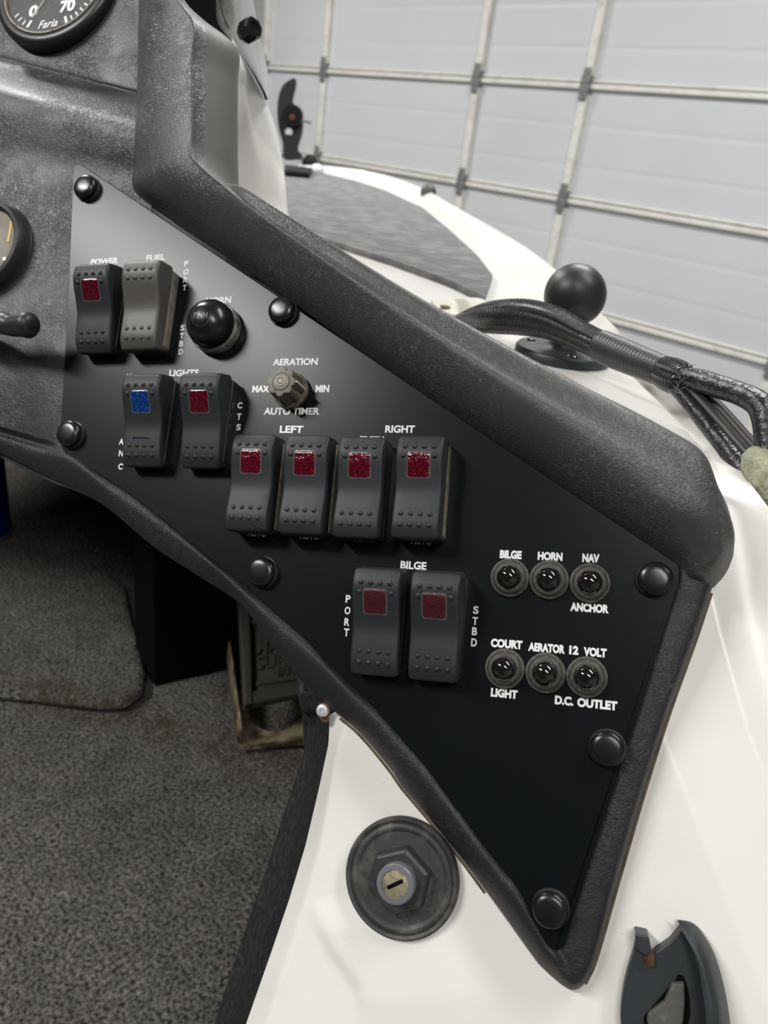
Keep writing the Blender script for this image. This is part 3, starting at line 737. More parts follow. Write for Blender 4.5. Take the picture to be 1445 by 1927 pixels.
for s, a, b, c in (('BILGE', 940.6, 981.5, 1043.6), ('HORN', 1011.8, 1058.5, 1047), ('NAV', 1095.6, 1128, 1050.4), ('ANCHOR', 1073, 1145.5, 1144), ('COURT', 923.6, 983, 1211.7),
                   ('AERATOR', 994, 1063, 1219.5), ('12', 1071, 1088.5, 1223.5), ('VOLT', 1098, 1141.5, 1227.5), ('LIGHT', 923.6, 974, 1305), ('D.C.', 1044, 1079, 1318.5), ('OUTLET', 1086, 1161.5, 1325)):
    word(s, a, b, c, B_, 3.5, 0.075)

# ================================================================== ROCKER SWITCHES
PROF = [(-22.0, 11.8), (-16.5, 13.3), (-10, 12.6), (-2, 11.5), (5, 12.4), (11, 13.6), (16.5, 13.6), (22.0, 11.0)]
_py = [a for a, b in PROF]
def zt(y):
    y = min(max(y, -22.0), 22.0); i = max(k for k in range(len(_py)) if _py[k] <= y + 1e-9); i = min(i, len(_py) - 2)
    t = i + (y - _py[i]) / (_py[i + 1] - _py[i])
    return float(cr([np.array([b]) for a, b in PROF], t)[0])
def rocker_mesh(Wd=10.1, rc=1.7, re=1.4):
    ysn = [-22.0 + rc * (1 - math.cos(k / 5 * PI / 2)) for k in range(6)]
    st_ = ysn[:-1] + list(np.linspace(ysn[-1], -ysn[-1], 26)) + [-y for y in ysn[::-1]][1:]
    rows = []
    for y in st_:
        e = max(rc - (22.0 - abs(y)), 0); w = Wd - (rc - math.sqrt(max(rc * rc - e * e, 0)))
        t = max(re - (22.0 - abs(y)), 0); drop = re - math.sqrt(max(re * re - t * t, 0)) if t > 0 else 0
        h = zt(y) - drop
        ring = [(-w, 0.5), (-w, 6.0)]
        for k in range(5):
            a = PI - k * PI / 8; ring.append((-w + re + re * math.cos(a), h - re + re * math.sin(a)))
        ring += [(-w * 0.5, h + 0.05), (0, h + 0.08), (w * 0.5, h + 0.05)]
        for k in range(5):
            a = PI / 2 - k * PI / 8; ring.append((w - re + re * math.cos(a), h - re + re * math.sin(a)))
        ring += [(w, 6.0), (w, 0.5)]
        rows.append([(x / 1000, y / 1000, z / 1000) for x, z in ring])
    n = len(rows[0]); vs = [p for r in rows for p in r]
    fs = [[i * n + j, (i + 1) * n + j, (i + 1) * n + (j + 1) % n, i * n + (j + 1) % n] for i in range(len(rows) - 1) for j in range(n)]
    fs += [list(range(n)), [(len(rows) - 1) * n + j for j in range(n)][::-1]]
    return vs, fs
def dots(spots, r=1.12, h=0.85):
    q = []
    for x, y in spots:
        vs, fs = [], []; z0 = zt(y) - 0.05
        for i in range(5):
            th = PI / 2 * (1 - i / 4)
            for k in range(12):
                a = 2 * PI * k / 12; vs.append(((x + r * math.sin(th) * math.cos(a)) / 1000, (y + r * math.sin(th) * math.sin(a)) / 1000, (z0 + h * math.cos(th)) / 1000))
        for i in range(4):
            for k in range(12): b = (k + 1) % 12; fs.append([i * 12 + k, i * 12 + b, (i + 1) * 12 + b, (i + 1) * 12 + k])
        q.append((vs, fs))
    return merge(q)
def patch(x0, x1, y0, y1, lift, r=1.0):
    """rounded patch that follows the rocker face"""
    vs, fs = [], []; ny, nx = 16, 12
    for i in range(ny + 1):
        y = y0 + (y1 - y0) * i / ny
        e = max(r - min(y - y0, y1 - y), 0); cut = r - math.sqrt(max(r * r - e * e, 0))
        for j in range(nx + 1):
            x = x0 + cut + (x1 - x0 - 2 * cut) * j / nx
            ed = min(i, ny - i, j, nx - j); z = zt(y) + lift * (0 if ed == 0 else 1) + 0.06
            vs.append((x / 1000, y / 1000, z / 1000))
    fs = [[i * (nx + 1) + j, i * (nx + 1) + j + 1, (i + 1) * (nx + 1) + j + 1, (i + 1) * (nx + 1) + j] for i in range(ny) for j in range(nx)]
    return vs, fs
DX = (-6.15, -2.05, 2.05, 6.15)
low = [(x, y) for x in DX for y in (-11.6, -16.2)]
topd = [(x, 16.6) for x in DX] + [(-6.7, 12.7), (6.7, 12.7)]
RM = {}
def rdata(key, v, f, m, smooth=True):
    if key not in RM:
        o = fix(mesh(key, v, f, m, local=True, angle=50)); RM[key] = o.data; bpy.data.objects.remove(o)
    return RM[key]
def rocker(px, py, tilt, label, lens, group, body='rocker', base='bezel', four=False, lower=False, at=13.0, up=0.0):
    """px, py: middle of the front face"""
    q = uv(px, py, at)
    root = empty('rocker_switch', PM @ Matrix.Translation(Vector((q.x, q.y, 0.0)) / 1000), label, 'switch', group)
    def part(nm, key, v, f, m, par, rot=True):
        d = rdata(key, v, f, m); o = bpy.data.objects.new(nm, d); COL.objects.link(o); o.parent = par
        if rot:
            o.matrix_local = Matrix.Translation((0, 0, 0.003 + up / 1000)) @ Matrix.Rotation(math.radians(tilt), 4, 'X') @ Matrix.Translation((0, 0, -0.003))
        return o
    v, f = merge([rbox(-10.4, 10.4, -20.3, 20.3, 0.0, 5.2, 1.2, 3, 0.5), rbox(-8.8, 8.8, -18, 18, 4.9, 6.4, 0.8, 3, 0.3)])
    part('bezel', 'bezel_' + base, v, f, MT[base], root, False)
    v, f = rocker_mesh(); d1 = dots(low + (topd if not four else [(x, y) for x in DX for y in (16.8, 12.7)]))
    act = part('actuator', 'act_%s_%d' % (body, four), *merge([(v, f), d1]), MT[body], root)
    if lens:
        o = part('lens', lens, *patch(-4.85, 4.85, 3.7, 14.1, 0.30), MT[lens], act, False)
        o['label'] = {'lens_red': 'bright red window', 'lens_dull': 'dull dark red window', 'lens_blue': 'blue window'}[lens]
        RIM = [patch(-5.15, 5.15, 3.4, 14.4, 0.10)]
        part('lens_rim', 'rim', *merge(RIM), MT['lens_rim' if lens != 'lens_dull' else 'bezel'], act, False)
    if lower:
        part('lower_window', 'low_win', *patch(-4.6, 4.6, -8.4, -7.6, 0.12, 0.3), MT['lens_off'], act, False)['label'] = 'thin dark violet window slit'
    return root
GR = 'rocker switches on the black switch plate'
rocker(177, 573, 16, 'black rocker switch with red window right of the round gauge, POWER above it', 'lens_red', GR, up=2)
rocker(266, 569, 10, 'faded brown-grey rocker switch without a window, FUEL above it', None, GR, 'rocker_worn', 'bezel_tan', four=True, up=2)
rocker(267, 783, 14, 'black rocker switch with the only blue window, ANC beside its foot', 'lens_blue', GR, lower=True, up=1)
rocker(377, 783, 15, 'black rocker switch with red window left of the letters CTS, under LIGHTS', 'lens_red', GR, up=1)
rocker(472, 906, 2, 'black rocker switch with red window at the left end of the AUTO row', 'lens_red', GR, base='bezel_tan', up=2)
rocker(573, 910, 2, 'black rocker switch with red window second from left in the AUTO row, below LEFT', 'lens_red', GR, base='bezel_tan', up=2)
rocker(676, 915, 2, 'black rocker switch with red window third from left in the AUTO row', 'lens_red', GR, up=2)
rocker(787, 915, 2, 'black rocker switch with red window at the right end of the AUTO row, below RIGHT', 'lens_red', GR, base='bezel_tan', up=2)
rocker(705, 1164, 11, 'dusty black rocker switch with dull red window under BILGE, PORT at its left', 'lens_dull', GR, up=0)
rocker(816, 1173, 11, 'dusty black rocker switch with dull red window under BILGE, STBD at its right', 'lens_dull', GR, up=0)

# ================================================================== CAPS, LIGHTS, KNOBS ON THE PLATE
def cap_fastener(px, py, label, first=[]):
    mw = onplate(px, py, 0.0, 3.5)
    if first:
        o = copy_tree(first[0])
    else:
        o = empty('cap_fastener', mw); first.append(o)
        fix(mesh('washer', *lathe([(7.2, 0), (7.2, 0.5), (6.9, 0.9), (5.5, 1.1)], 40), MT['rubber'], o, local=True))
        fix(mesh('cap', *lathe([(6.0, 0.9), (6.5, 1.6), (6.7, 2.6), (6.6, 3.4), (6.2, 4.2), (5.4, 4.8), (4.2, 5.15), (2.4, 5.3), (0.05, 5.35)], 40), MT['gloss'], o, local=True))
    setmw(o, mw); return tag(o, label, 'fastener', 'round black caps on the switch plate')
cap_fastener(159, 350, 'black domed cap in the narrow top left corner of the switch plate')
cap_fastener(529, 582, 'black domed cap between the horn button and the padded brow, above AERATION')
cap_fastener(128, 815, 'black domed cap at the lower left corner of the switch plate, below the small lever')
cap_fastener(490, 1075, 'black domed cap by the lower roll, below the left end of the AUTO row')
cap_fastener(1233, 1089, 'black domed cap in the right corner of the switch plate, beside NAV')
cap_fastener(1143, 1409, 'black domed cap by the right edge trim, below OUTLET')
cap_fastener(1035, 1714, 'black domed cap at the bottom point of the switch plate')
def breaker(px, py, label, first=[]):
    mw = onplate(px, py, 0.0, 1.5)
    if first: o = copy_tree(first[0])
    else:
        o = empty('circuit_breaker', mw); first.append(o)
        fix(mesh('rubber_boot', *lathe([(8.0, 0), (8.0, 1.2), (7.7, 1.9), (7.1, 2.1), (6.9, 2.0), (6.7, 2.3), (6.5, 3.2), (5.9, 3.9), (5.2, 4.1), (4.9, 4.0)], 40), MT['boot'], o, local=True))
        fix(mesh('dome', *lathe([(4.9, 3.6), (4.85, 5.0), (4.6, 6.2), (4.0, 7.4), (3.1, 8.4), (2.0, 9.0), (0.9, 9.25), (0.05, 9.3)], 40), MT['dome'], o, local=True))
    setmw(o, mw); return tag(o, label, 'button', 'domed breaker buttons on the switch plate')
breaker(959, 1087, 'domed dark button in a rubber boot under the bold BILGE label')
breaker(1033, 1091, 'domed dark button in a rubber boot under the bold HORN label')
breaker(1110, 1097, 'domed dark button in a rubber boot between NAV and ANCHOR')
breaker(949.5, 1258, 'domed dark button in a rubber boot between COURT and LIGHT')
breaker(1026, 1266.5, 'domed dark button in a rubber boot under the AERATOR label')
breaker(1104, 1274, 'domed dark button in a rubber boot between 12 VOLT and OUTLET')
# horn push button
hb = empty('horn_button', onplate(408, 620, 0.0, 1.0), 'large domed black push button in a metal collar under HORN', 'button', None)
fix(mesh('collar', *lathe([(12.2, 0), (12.6, 0.4), (12.6, 4.4), (12.1, 5.2), (10.2, 5.4)], 48), MT['collar'], hb, local=True))
hd = fix(mesh('push_cap', *lathe([(11.2, 4.0), (11.8, 6.0), (11.8, 8.0), (11.2, 10.6), (9.9, 13.0), (8.0, 14.9), (5.6, 16.3), (2.9, 17.1), (0.05, 17.35)], 48), MT['gloss'], hb, local=True))
me = place_text(text_mesh('PUSH', 0.01), -0.0036, 0.0036, -0.0016, 0.0016, 0.0164, 0.01735); link('embossed_lettering', me, MT['rubber'], hd, local=True, smooth=False)
tor = []
for k in range(64):
    a = 2 * PI * k / 64; tor.append((0.0050 * math.cos(a), 0.0050 * math.sin(a), 0.0165))
v, f, _u = tube([Vector(p) for p in tor] + [Vector(tor[0])], 0.00022, 6, 1); fix(mesh('embossed_ring', v, f, MT['gloss'], hd, local=True))
# aeration timer knob
kn = empty('timer_knob', onplate(549, 736, 0.0, 1.0), 'olive-brown fluted knob between MAX and MIN', 'knob', None)
vs, fs = [], []; SEG = 96
for z, r, fl in ((0.6, 8.4, 0), (2.6, 8.6, 0), (3.4, 8.0, 0), (3.5, 7.6, 0.10), (8, 7.4, 0.13), (13.2, 7.2, 0.14), (14.0, 6.8, 0.13), (14.15, 4.6, 0)):
    for k in range(SEG):
        a = 2 * PI * k / SEG; c = 0.5 + 0.5 * math.cos(8 * a); q = r * (1 - fl * (1 - c ** 0.5) * 1.4); vs.append((q * math.cos(a) / 1000, q * math.sin(a) / 1000, z / 1000))
for i in range(7):
    for k in range(SEG): b = (k + 1) % SEG; fs.append([i * SEG + k, i * SEG + b, (i + 1) * SEG + b, (i + 1) * SEG + k])
fs += [list(range(SEG))[::-1], [7 * SEG + k for k in range(SEG)]]
kb = fix(mesh('grip', vs, fs, MT['knob'], kn, local=True))
fix(mesh('groove_ring', *lathe([(4.4, 14.0), (4.4, 14.3), (3.9, 14.35), (3.85, 14.0)], 40, False), MT['knob_dark'], kb, local=True))
ins = fix(mesh('centre_insert', *lathe([(3.7, 14.0), (3.7, 14.25), (3.3, 14.4), (3.0, 14.2), (2.6, 14.25), (2.3, 14.7), (2.0, 14.7), (1.7, 14.3), (1.2, 14.35), (0.8, 14.7), (0.05, 14.7)], 40), MT['knob_insert'], kb, local=True))
fix(mesh('pointer_line', *rbox(6.9, 7.75, -0.25, 0.25, 3.5, 13.9, 0.1), MT['letter'], kb, local=True))

# ================================================================== GAUGES AND LEVER ON THE INSTRUMENT FACE
def gauge_root(px, py, n, label, at=0.0, tiltx=0.0):
    q = uv(px, py, n + at); return empty('gauge', PM @ Matrix.Translation(Vector((q.x, q.y, n)) / 1000) @ Matrix.Rotation(tiltx, 4, 'X'), label, 'gauge')
g1 = gauge_root(103, -38, -13, 'large round speedometer with 70 on its dark dial, at the top left corner', 6.5)
S1 = 0.42 / 1460 * 1000
fix(mesh('bezel', *lathe([(42.5, -1), (42.5, 2.5), (42, 4.6), (40.5, 6.0), (38, 6.6), (35.6, 6.0)], 72, False), MT['bezel'], g1, local=True))
fix(mesh('bezel_ring', *lathe([(36.2, 5.6), (35.8, 6.6), (34.8, 6.6), (34.2, 5.2)], 72, False), MT['chrome'], g1, local=True))
dl = fix(mesh('dial', *lathe([(34.6, 3.0), (34.6, 5.0), (0.05, 5.0)], 64), MT['dial'], g1, local=True))
def dial_tick(par, ang, r0, r1, w, m=None):
    a = math.radians(ang); c, s = math.cos(a), math.sin(a); n_ = (-s, c)
    vs = [(r * c + k * w / 2 * n_[0], r * s + k * w / 2 * n_[1], z) for z in (5.0, 5.2) for r in (r0, r1) for k in (-1, 1)]
    vs = [(x / 1000, y / 1000, z / 1000) for x, y, z in vs]
    fs = [[4, 5, 7, 6], [0, 2, 3, 1], [0, 1, 5, 4], [2, 6, 7, 3], [0, 4, 6, 2], [1, 3, 7, 5]]
    return vs, fs
for a in (-118, -67): fix(mesh('tick_mark', *dial_tick(None, a, 27.6, 32.6, 1.7), MT['letter'], dl, local=True, smooth=False))
for a in (-126, -134, -142, -60, -53, -46, -39, -32): fix(mesh('tick_mark', *dial_tick(None, a, 29.4, 32.6, 1.0), MT['letter'], dl, local=True, smooth=False))
for s, x0, x1, y0, y1 in (('70', 6.0, 16.5, -22.5, -14.2), ('0', -16.0, -9.5, -22.0, -14.0)):
    link('numeral', place_text(text_mesh(s, 0.05), x0 / 1000, x1 / 1000, y0 / 1000, y1 / 1000, 0.0050, 0.0052), MT['letter'], dl, local=True, smooth=False)
me = text_mesh('Faria', 0.012)
for v_ in me.vertices: v_.co.x += 0.3 * v_.co.y
link('maker_script', place_text(me, -0.0072, 0.0062, -0.0312, -0.0258, 0.0050, 0.0052), MT['letter'], dl, local=True, smooth=False)
fix(mesh('needle', *dial_tick(None, -119, 2, 26, 1.5), MT['knob_insert'], dl, local=True, smooth=False))
# smaller gauge
g2 = gauge_root(-18, 472, -1.8, 'round gauge with a beige dial and thick black rim, left of the POWER switch')
fix(mesh('bezel', *lathe([(26.8, -0.5), (27.4, 0.4), (26.8, 1.4), (26.6, 3.5), (26.0, 6.5), (24.8, 8.4), (23.2, 8.9), (22.0, 8.0), (21.6, 5.5)], 72, False), MT['rubber'], g2, local=True))
dl2 = fix(mesh('dial', *lathe([(22.0, 3.0), (22.0, 5.5), (0.05, 5.5)], 48), MT['dial_beige'], g2, local=True))
v, f = rbox(15.6, 17.2, 1.0, 14.0, 5.4, 5.8, 0.2); fix(mesh('scale_bar', v, f, MT['dial_yellow'], dl2, local=True))
v, f = rbox(15.6, 18.0, -10.6, -8.2, 5.4, 6.8, 0.6); fix(mesh('stop_pin', v, f, MT['steel'], dl2, local=True))
# stubby lever
lv = [(-60, 606, 20), (-20, 606, 20), (8, 609, 20), (22, 613, 20), (40, 612, 20.5), (54, 612, 20.5), (63, 613, 20.5), (66, 614, 20.5)]
v, f, u_ = tube([P(*q) for q in lv], [0.0050, 0.0052, 0.0055, 0.0052, 0.0058, 0.0064, 0.0046, 0.0008], 20, 5)
lever = empty('lever', PM @ Matrix.Translation(uv(-60, 640, -1.8) / 1000), 'short black lever handle below the round beige gauge', 'lever')
fix(mesh('handle', v, f, MT['rubber'], lever))
v, f, u_ = tube([P(-62, 632, -1.8), P(-62, 622, 8), P(-60, 606, 20)], [0.0065, 0.006, 0.0055], 16, 5); fix(mesh('shaft', v, f, MT['bezel'], lever))

# ================================================================== LOCK AND COVER ON THE SIDE POD
q = uv(757, 1650, -11); lk = empty('ignition_switch', PM @ Matrix.Translation(Vector((q.x, q.y, -10.9)) / 1000), 'round rubber-rimmed key switch with a hex nut on the white side', 'key switch')
er = abs(uv(865, 1650, -9).x - uv(650, 1650, -9).x) / 2
fix(mesh('rubber_rim', *lathe([(er, -0.6), (er, 1.6), (er * .985, 2.4), (er * .955, 2.9), (er * .92, 2.6), (er * .90, 2.0), (er * .885, 2.6), (er * .84, 3.0), (er * .80, 2.9), (er * .77, 2.2), (er * .755, 2.0)], 80, False), MT['rubber_dusty'], lk, local=True))
fix(mesh('disc', *lathe([(er * .78, 0.2), (er * .78, 2.0), (er * .4, 2.2), (0.05, 2.2)], 80), MT['rubber_dusty'], lk, local=True))
hx = []
for z, r in ((2.0, .57), (7.0, .55), (8.0, .51), (8.0, .30)):
    hx.append([(er * r * math.cos(PI / 3 * k + 0.35) / 1000, er * r * math.sin(PI / 3 * k + 0.35) / 1000, z / 1000) for k in range(6)])
vs = [p for r in hx for p in r]; fs = [[i * 6 + k, i * 6 + (k + 1) % 6, (i + 1) * 6 + (k + 1) % 6, (i + 1) * 6 + k] for i in range(3) for k in range(6)] + [list(range(18, 24))]
fix(mesh('hex_nut', vs, fs, MT['nut'], lk, local=True, smooth=False), 0.0006, 3)
br = fix(mesh('barrel', *lathe([(er * .33, 7.5), (er * .325, 11.4), (er * .30, 12.0), (er * .235, 12.1), (er * .23, 11.3)], 48, False), MT['barrel'], lk, local=True))
kf = fix(mesh('key_face', *lathe([(er * .235, 10.0), (er * .235, 11.4), (er * .21, 11.7), (0.05, 11.7)], 40), MT['brass_face'], lk, local=True))
v, f = rbox(-er * .15, er * .15, -er * .03, er * .035, 11.5, 11.85, 0.3); sl = fix(mesh('key_slot', v, f, MT['black'], kf, local=True)); sl.matrix_local = Matrix.Rotation(math.radians(31), 4, 'Z')

# broken round cover, bottom right
cv = empty('round_cover', PM @ Matrix.Translation(Vector((uv(1268, 1895, -12).x, uv(1268, 1895, -12).y, -13.5)) / 1000), 'broken round black cover with a raised rim on the white side', 'cover')
base = [(1197, 1762), (1207, 1762), (1217, 1790), (1224, 1800), (1235, 1790), (1262, 1772), (1281, 1748), (1310, 1768), (1335, 1800), (1352, 1850), (1360, 1920), (1352, 2000), (1320, 2050), (1268, 2066), (1215, 2050), (1182, 2000), (1168, 1925), (1172, 1870), (1182, 1825), (1192, 1792)]
sm = [tuple(p) for p in spline(base[7:] + [base[0]], 4)]
pl = base[1:7] + sm
v, f = prism([P(x, y, -6.5) for x, y in pl], V3(R @ NV) * -0.0075); cb = fix(mesh('cover_plate', v, f, MT['plastic_dark'], cv, smooth=False), 0.0006, 2)
# crescent wall
rows = []
arc = [((1270, 1736), (1275, 1731), (1281, 1749), -5), ((1283, 1752), (1300, 1736), (1293, 1766), -2), ((1297, 1775), (1318, 1752), (1306, 1785), 0), ((1312, 1812), (1341, 1790), (1322, 1822), 1), ((1321, 1860), (1357, 1838), (1332, 1866), 1.5), ((1327, 1905), (1369, 1895), (1340, 1908), 2), ((1328, 1950), (1374, 1950), (1342, 1950), 2), ((1322, 2005), (1366, 2015), (1336, 2005), 2), ((1300, 2050), (1330, 2070), (1312, 2050), 0)]
for a, b, c, n_ in arc:
    a, b, c = np.array(a), np.array(b), np.array(c)
    rows.append([P(*a, -6.7), P(*a, n_ - 1), P(*(a * .8 + c * .2), n_), P(*(c * .9 + b * .1), n_), P(*(c * .45 + b * .55), n_ - 3), P(*b, -9), P(*b, -13)])
v, f = loft(rows, 5, 3); fix(mesh('rim_wall', v, f, MT['plastic_dark'], cv, angle=50))
v, f = prism([P(x, y, -3.0) for x, y in [(1195, 1757), (1220, 1762), (1226, 1790), (1215, 1800), (1199, 1790)]], V3(R @ NV) * -0.0095); fix(mesh('broken_tab', v, f, MT['plastic_dark'], cv, smooth=False), 0.0006, 2)
v, f, u_ = tube([P(1219, 1788, -6.4), P(1222, 1803, -6.0), P(1223, 1815, -6.2)], [0.0015, 0.0020, 0.0016], 12, 4); fix(mesh('rusty_screw', v, f, MT['rust'], cv))
rec = [(1270, 1845), (1276, 1834), (1285, 1836), (1291, 1848), (1298, 1880), (1299, 1910), (1292, 1940), (1275, 1965), (1240, 1970), (1215, 1945), (1211, 1915), (1222, 1900)]
v, f = prism([P(x, y, -6.2) for x, y in rec], V3(R @ NV) * -0.002); fix(mesh('recess', v, f, MT['black'], cv, smooth=False))
lvv = [(1265, 1851), (1288, 1850), (1289, 1890), (1286, 1925), (1265, 1960), (1235, 1955), (1217, 1925), (1219, 1908), (1250, 1885)]
v, f = prism([P(x, y, -3.8) for x, y in lvv], V3(R @ NV) * -0.003); fix(mesh('latch', v, f, MT['plastic_olive'], cv, smooth=False), 0.0008, 3)

# screw at the corner of the lining
sw = empty('screw', PM @ Matrix.Translation(uv(607, 1337, -14) / 1000), 'pale round screw head at the torn corner of the black lining', 'screw')
v, f = lathe([(2.9, -0.5), (2.9, 0.4), (2.5, 1.1), (1.5, 1.4), (1.0, 1.4), (0.8, 0.9), (0.05, 0.9)], 28); so = fix(mesh('head', v, f, MT['steel'], sw, local=True))
v, f = lathe([(3.5, -1.6), (3.5, -0.9), (1.0, -0.5)], 24); fix(mesh('rust_ring', v, f, MT['rust'], sw, local=True))
v, f = prism([P(x, y, -15.5) for x, y in [(598, 1340), (606, 1348), (616, 1347), (618, 1358), (610, 1361), (601, 1354)]], V3(R @ NV) * -0.002); fix(mesh('rusty_tab', v, f, MT['rust'], sw, smooth=False), 0.0004)

# ================================================================== FOOTWELL THINGS
pdl = empty('foot_pedal', G(510, 1380, ZF), 'cast foot throttle pedal on a tan base plate in the footwell', 'pedal')
zb_ = ZF + 0.006
outer = [(455, 1400), (520, 1394), (590, 1388), (660, 1380), (660, 1240), (600, 1236), (432, 1244)]
hole = []
import itertools
def plate_hole(outer_pts, c, rx, ry, z, th):
    n = 48; hp = [(c[0] + rx * math.cos(2 * PI * k / n), c[1] + ry * math.sin(2 * PI * k / n)) for k in range(n)]
    # outer ring sampled by angle
    def hit(a):
        d = np.array([math.cos(a), math.sin(a)]); best = None
        for p, q_ in zip(outer_pts, outer_pts[1:] + outer_pts[:1]):
            p = np.array(p, float) - c; q2 = np.array(q_, float) - c; e = q2 - p
            den = d[0] * e[1] - d[1] * e[0]
            if abs(den) < 1e-9: continue
            t = (p[0] * e[1] - p[1] * e[0]) / den; s = (p[0] * d[1] - p[1] * d[0]) / den
            if t > 0 and -1e-6 <= s <= 1 + 1e-6: best = t if best is None else max(best, t)
        return c + d * best
    c = np.array(c, float); angs = [2 * PI * k / n for k in range(n)]
    corners = [math.atan2(p[1] - c[1], p[0] - c[0]) % (2 * PI) for p in outer_pts]
    angs = sorted(set(angs + corners)); m = len(angs)
    o_ = [hit(a) for a in angs]; h_ = [c + np.array([rx * math.cos(a), ry * math.sin(a)]) for a in angs]
    vs = [G(p[0], p[1], z) for p in o_] + [G(p[0], p[1], z) for p in h_]
    vs += [p - Vector((0, 0, th)) for p in vs]
    fs = []
    for k in range(m):
        b = (k + 1) % m
        fs += [[k, b, m + b, m + k], [2 * m + k, 3 * m + k, 3 * m + b, 2 * m + b], [k, 2 * m + k, 2 * m + b, b], [m + k, m + b, 3 * m + b, 3 * m + k]]
    return vs, fs
v, f = plate_hole(outer, (516, 1335), 49, 40, zb_ + 0.012, 0.012)
fix(mesh('base_plate', v, f, MT['pedal_base'], pdl, smooth=False), 0.002, 2)
a, b = G(455, 1400, zb_ + 0.012), G(432, 1244, zb_ + 0.012)
rows = [[a, a + Vector((0, 0, 0.02)), a + Vector((-0.004, 0, 0.022)), a + Vector((-0.006, -0.002, 0))], [b, b + Vector((0, 0, 0.03)), b + Vector((-0.004, 0, 0.032)), b + Vector((-0.006, -0.002, 0))]]
v, f = loft(rows, 4, 2); fix(mesh('side_flange', v, f, MT['pedal_base'], pdl), solid=0.002)
# treadle: sloping plate with raised border and cast letters
pc = [(458, 1334, ZF + 0.06), (598, 1304, ZF + 0.06), (650, 1120, ZF + 0.12), (446, 1120, ZF + 0.12)]
A, B, Cc, Dd = (G(*q) for q in pc)
ex = (B - A); ey = (Dd - A); nn = ex.cross(ey).normalized()
if nn.z < 0: nn = -nn
def tp(s, t, h): return A + ex * s + (Dd + (Cc - Dd) * s - A - ex * s) * t + nn * h
def tslab(s0, s1, t0, t1, h0, h1):
    p = [tp(s, t, h) for h in (h0, h1) for t in (t0, t1) for s in (s0, s1)]
    return p, [[0, 2, 3, 1], [4, 5, 7, 6], [0, 1, 5, 4], [2, 6, 7, 3], [0, 4, 6, 2], [1, 3, 7, 5]]
td = fix(mesh('treadle', *tslab(0, 1, 0, 1, -0.006, 0), MT['pedal'], pdl, smooth=False), 0.002, 2)
fix(mesh('treadle_border', *merge([tslab(0, 0.10, 0, 1, 0, 0.010), tslab(0.10, 1, 0, 0.10, 0, 0.008), tslab(0.16, 0.9, 0.155, 0.19, 0, 0.004), tslab(0.12, 0.55, 0.70, 0.74, 0, 0.006)]), MT['pedal'], td, smooth=False), 0.0015, 2)
for s, s0, s1, t0, t1 in (('T', 0.30, 0.42, 0.60, 0.72), ('MARINE', 0.17, 0.78, 0.43, 0.55), ('SUPPLY', 0.17, 0.80, 0.29, 0.41), ('INC', 0.42, 0.66, 0.21, 0.30)):
    me = place_text(text_mesh(s, 0.01), s0, s1, t0, t1, 0.0, 0.004)
    for q_ in me.vertices: q_.co = tp(q_.co.x, q_.co.y, q_.co.z)
    link('cast_lettering', me, MT['pedal'], td, smooth=False)
# blue can
cb_ = G(-40, 1003, ZF); can = empty('spray_can', cb_, 'dark blue can standing in the footwell at the left edge', 'can')
v, f = lathe([(52, 6), (52.5, 9), (52.5, 200), (48, 212), (30, 220), (14, 226), (14, 240), (0.05, 240)], 48); fix(mesh('body', v, f, MT['can_blue'], can, local=True))
v, f = lathe([(48, 0.5), (53, 1.5), (54, 4), (53, 7), (50, 8)], 48); fix(mesh('base_rim', v, f, MT['can_rim'], can, local=True))

# ================================================================== ON THE DECK
# ball mount
bb = G(1056, 673, ZD); bmnt = empty('ball_mount', bb, 'black rubber ball mount on a round base screwed to the white deck', 'ball mount')
v, f = lathe([(31, 0.2), (31, 4.5), (29.5, 6.3), (26, 6.8), (14, 7.2), (10.5, 8.6), (9.0, 12), (8.6, 20), (9.2, 25)], 56); fix(mesh('base', v, f, MT['plastic_dark'], bmnt, local=True))
bc = Vector((0, 0, 0.0405)); bmnt['_loc'] = 1
sphere(bc, 0.0195, MT['rubber'], 'ball', bmnt, 48)
for a in (200, 320, 80):
    c = Vector((0.0225 * math.cos(math.radians(a)), 0.0225 * math.sin(math.radians(a)), 0.0066))
    v, f = lathe([(3.6, 0), (3.6, 0.5), (2.6, 1.5), (0.9, 1.8), (0.05, 1.5)], 20); v = [Vector(p) + c for p in v]; fix(mesh('screw_head', v, f, MT['nickel'], bmnt, local=True))
del bmnt['_loc']
# braided loom
lm = empty('cable_loom', G(900, 612, ZD), 'braided black cable loom with split wires arching over the white deck', 'cable')
BP = [(868, 606, .545), (893, 602, .520), (930, 597, .497), (985, 597, .482), (1040, 608, .468), (1095, 634, .452), (1150, 660, .434)]
v, f, u_ = tube([Cd(*q) for q in BP], [0.0060, 0.0085, 0.0105, 0.0112, 0.0102, 0.0086, 0.0080], 32, 8); fix(mesh('braided_sleeve', v, f, MT['braid'], lm, uvs=u_))
HP = [(1130, 651, .4405), (1165, 666, .4295), (1210, 684, .415), (1258, 703, .400)]
v, f, u_ = tube([Cd(*q) for q in HP], [0.0090, 0.0090, 0.0084, 0.0078], 32, 8); fix(mesh('heat_shrink', v, f, MT['shrink'], lm, uvs=u_))
FP = [(1248, 699, .4030), (1266, 707, .397), (1284, 714, .391), (1294, 716, .388)]
v, f, u_ = tube([Cd(*q) for q in FP], [0.0082, 0.0090, 0.0080, 0.0050], 28, 6); fr = fix(mesh('frayed_end', v, f, MT['braid'], lm, uvs=u_))
q = []
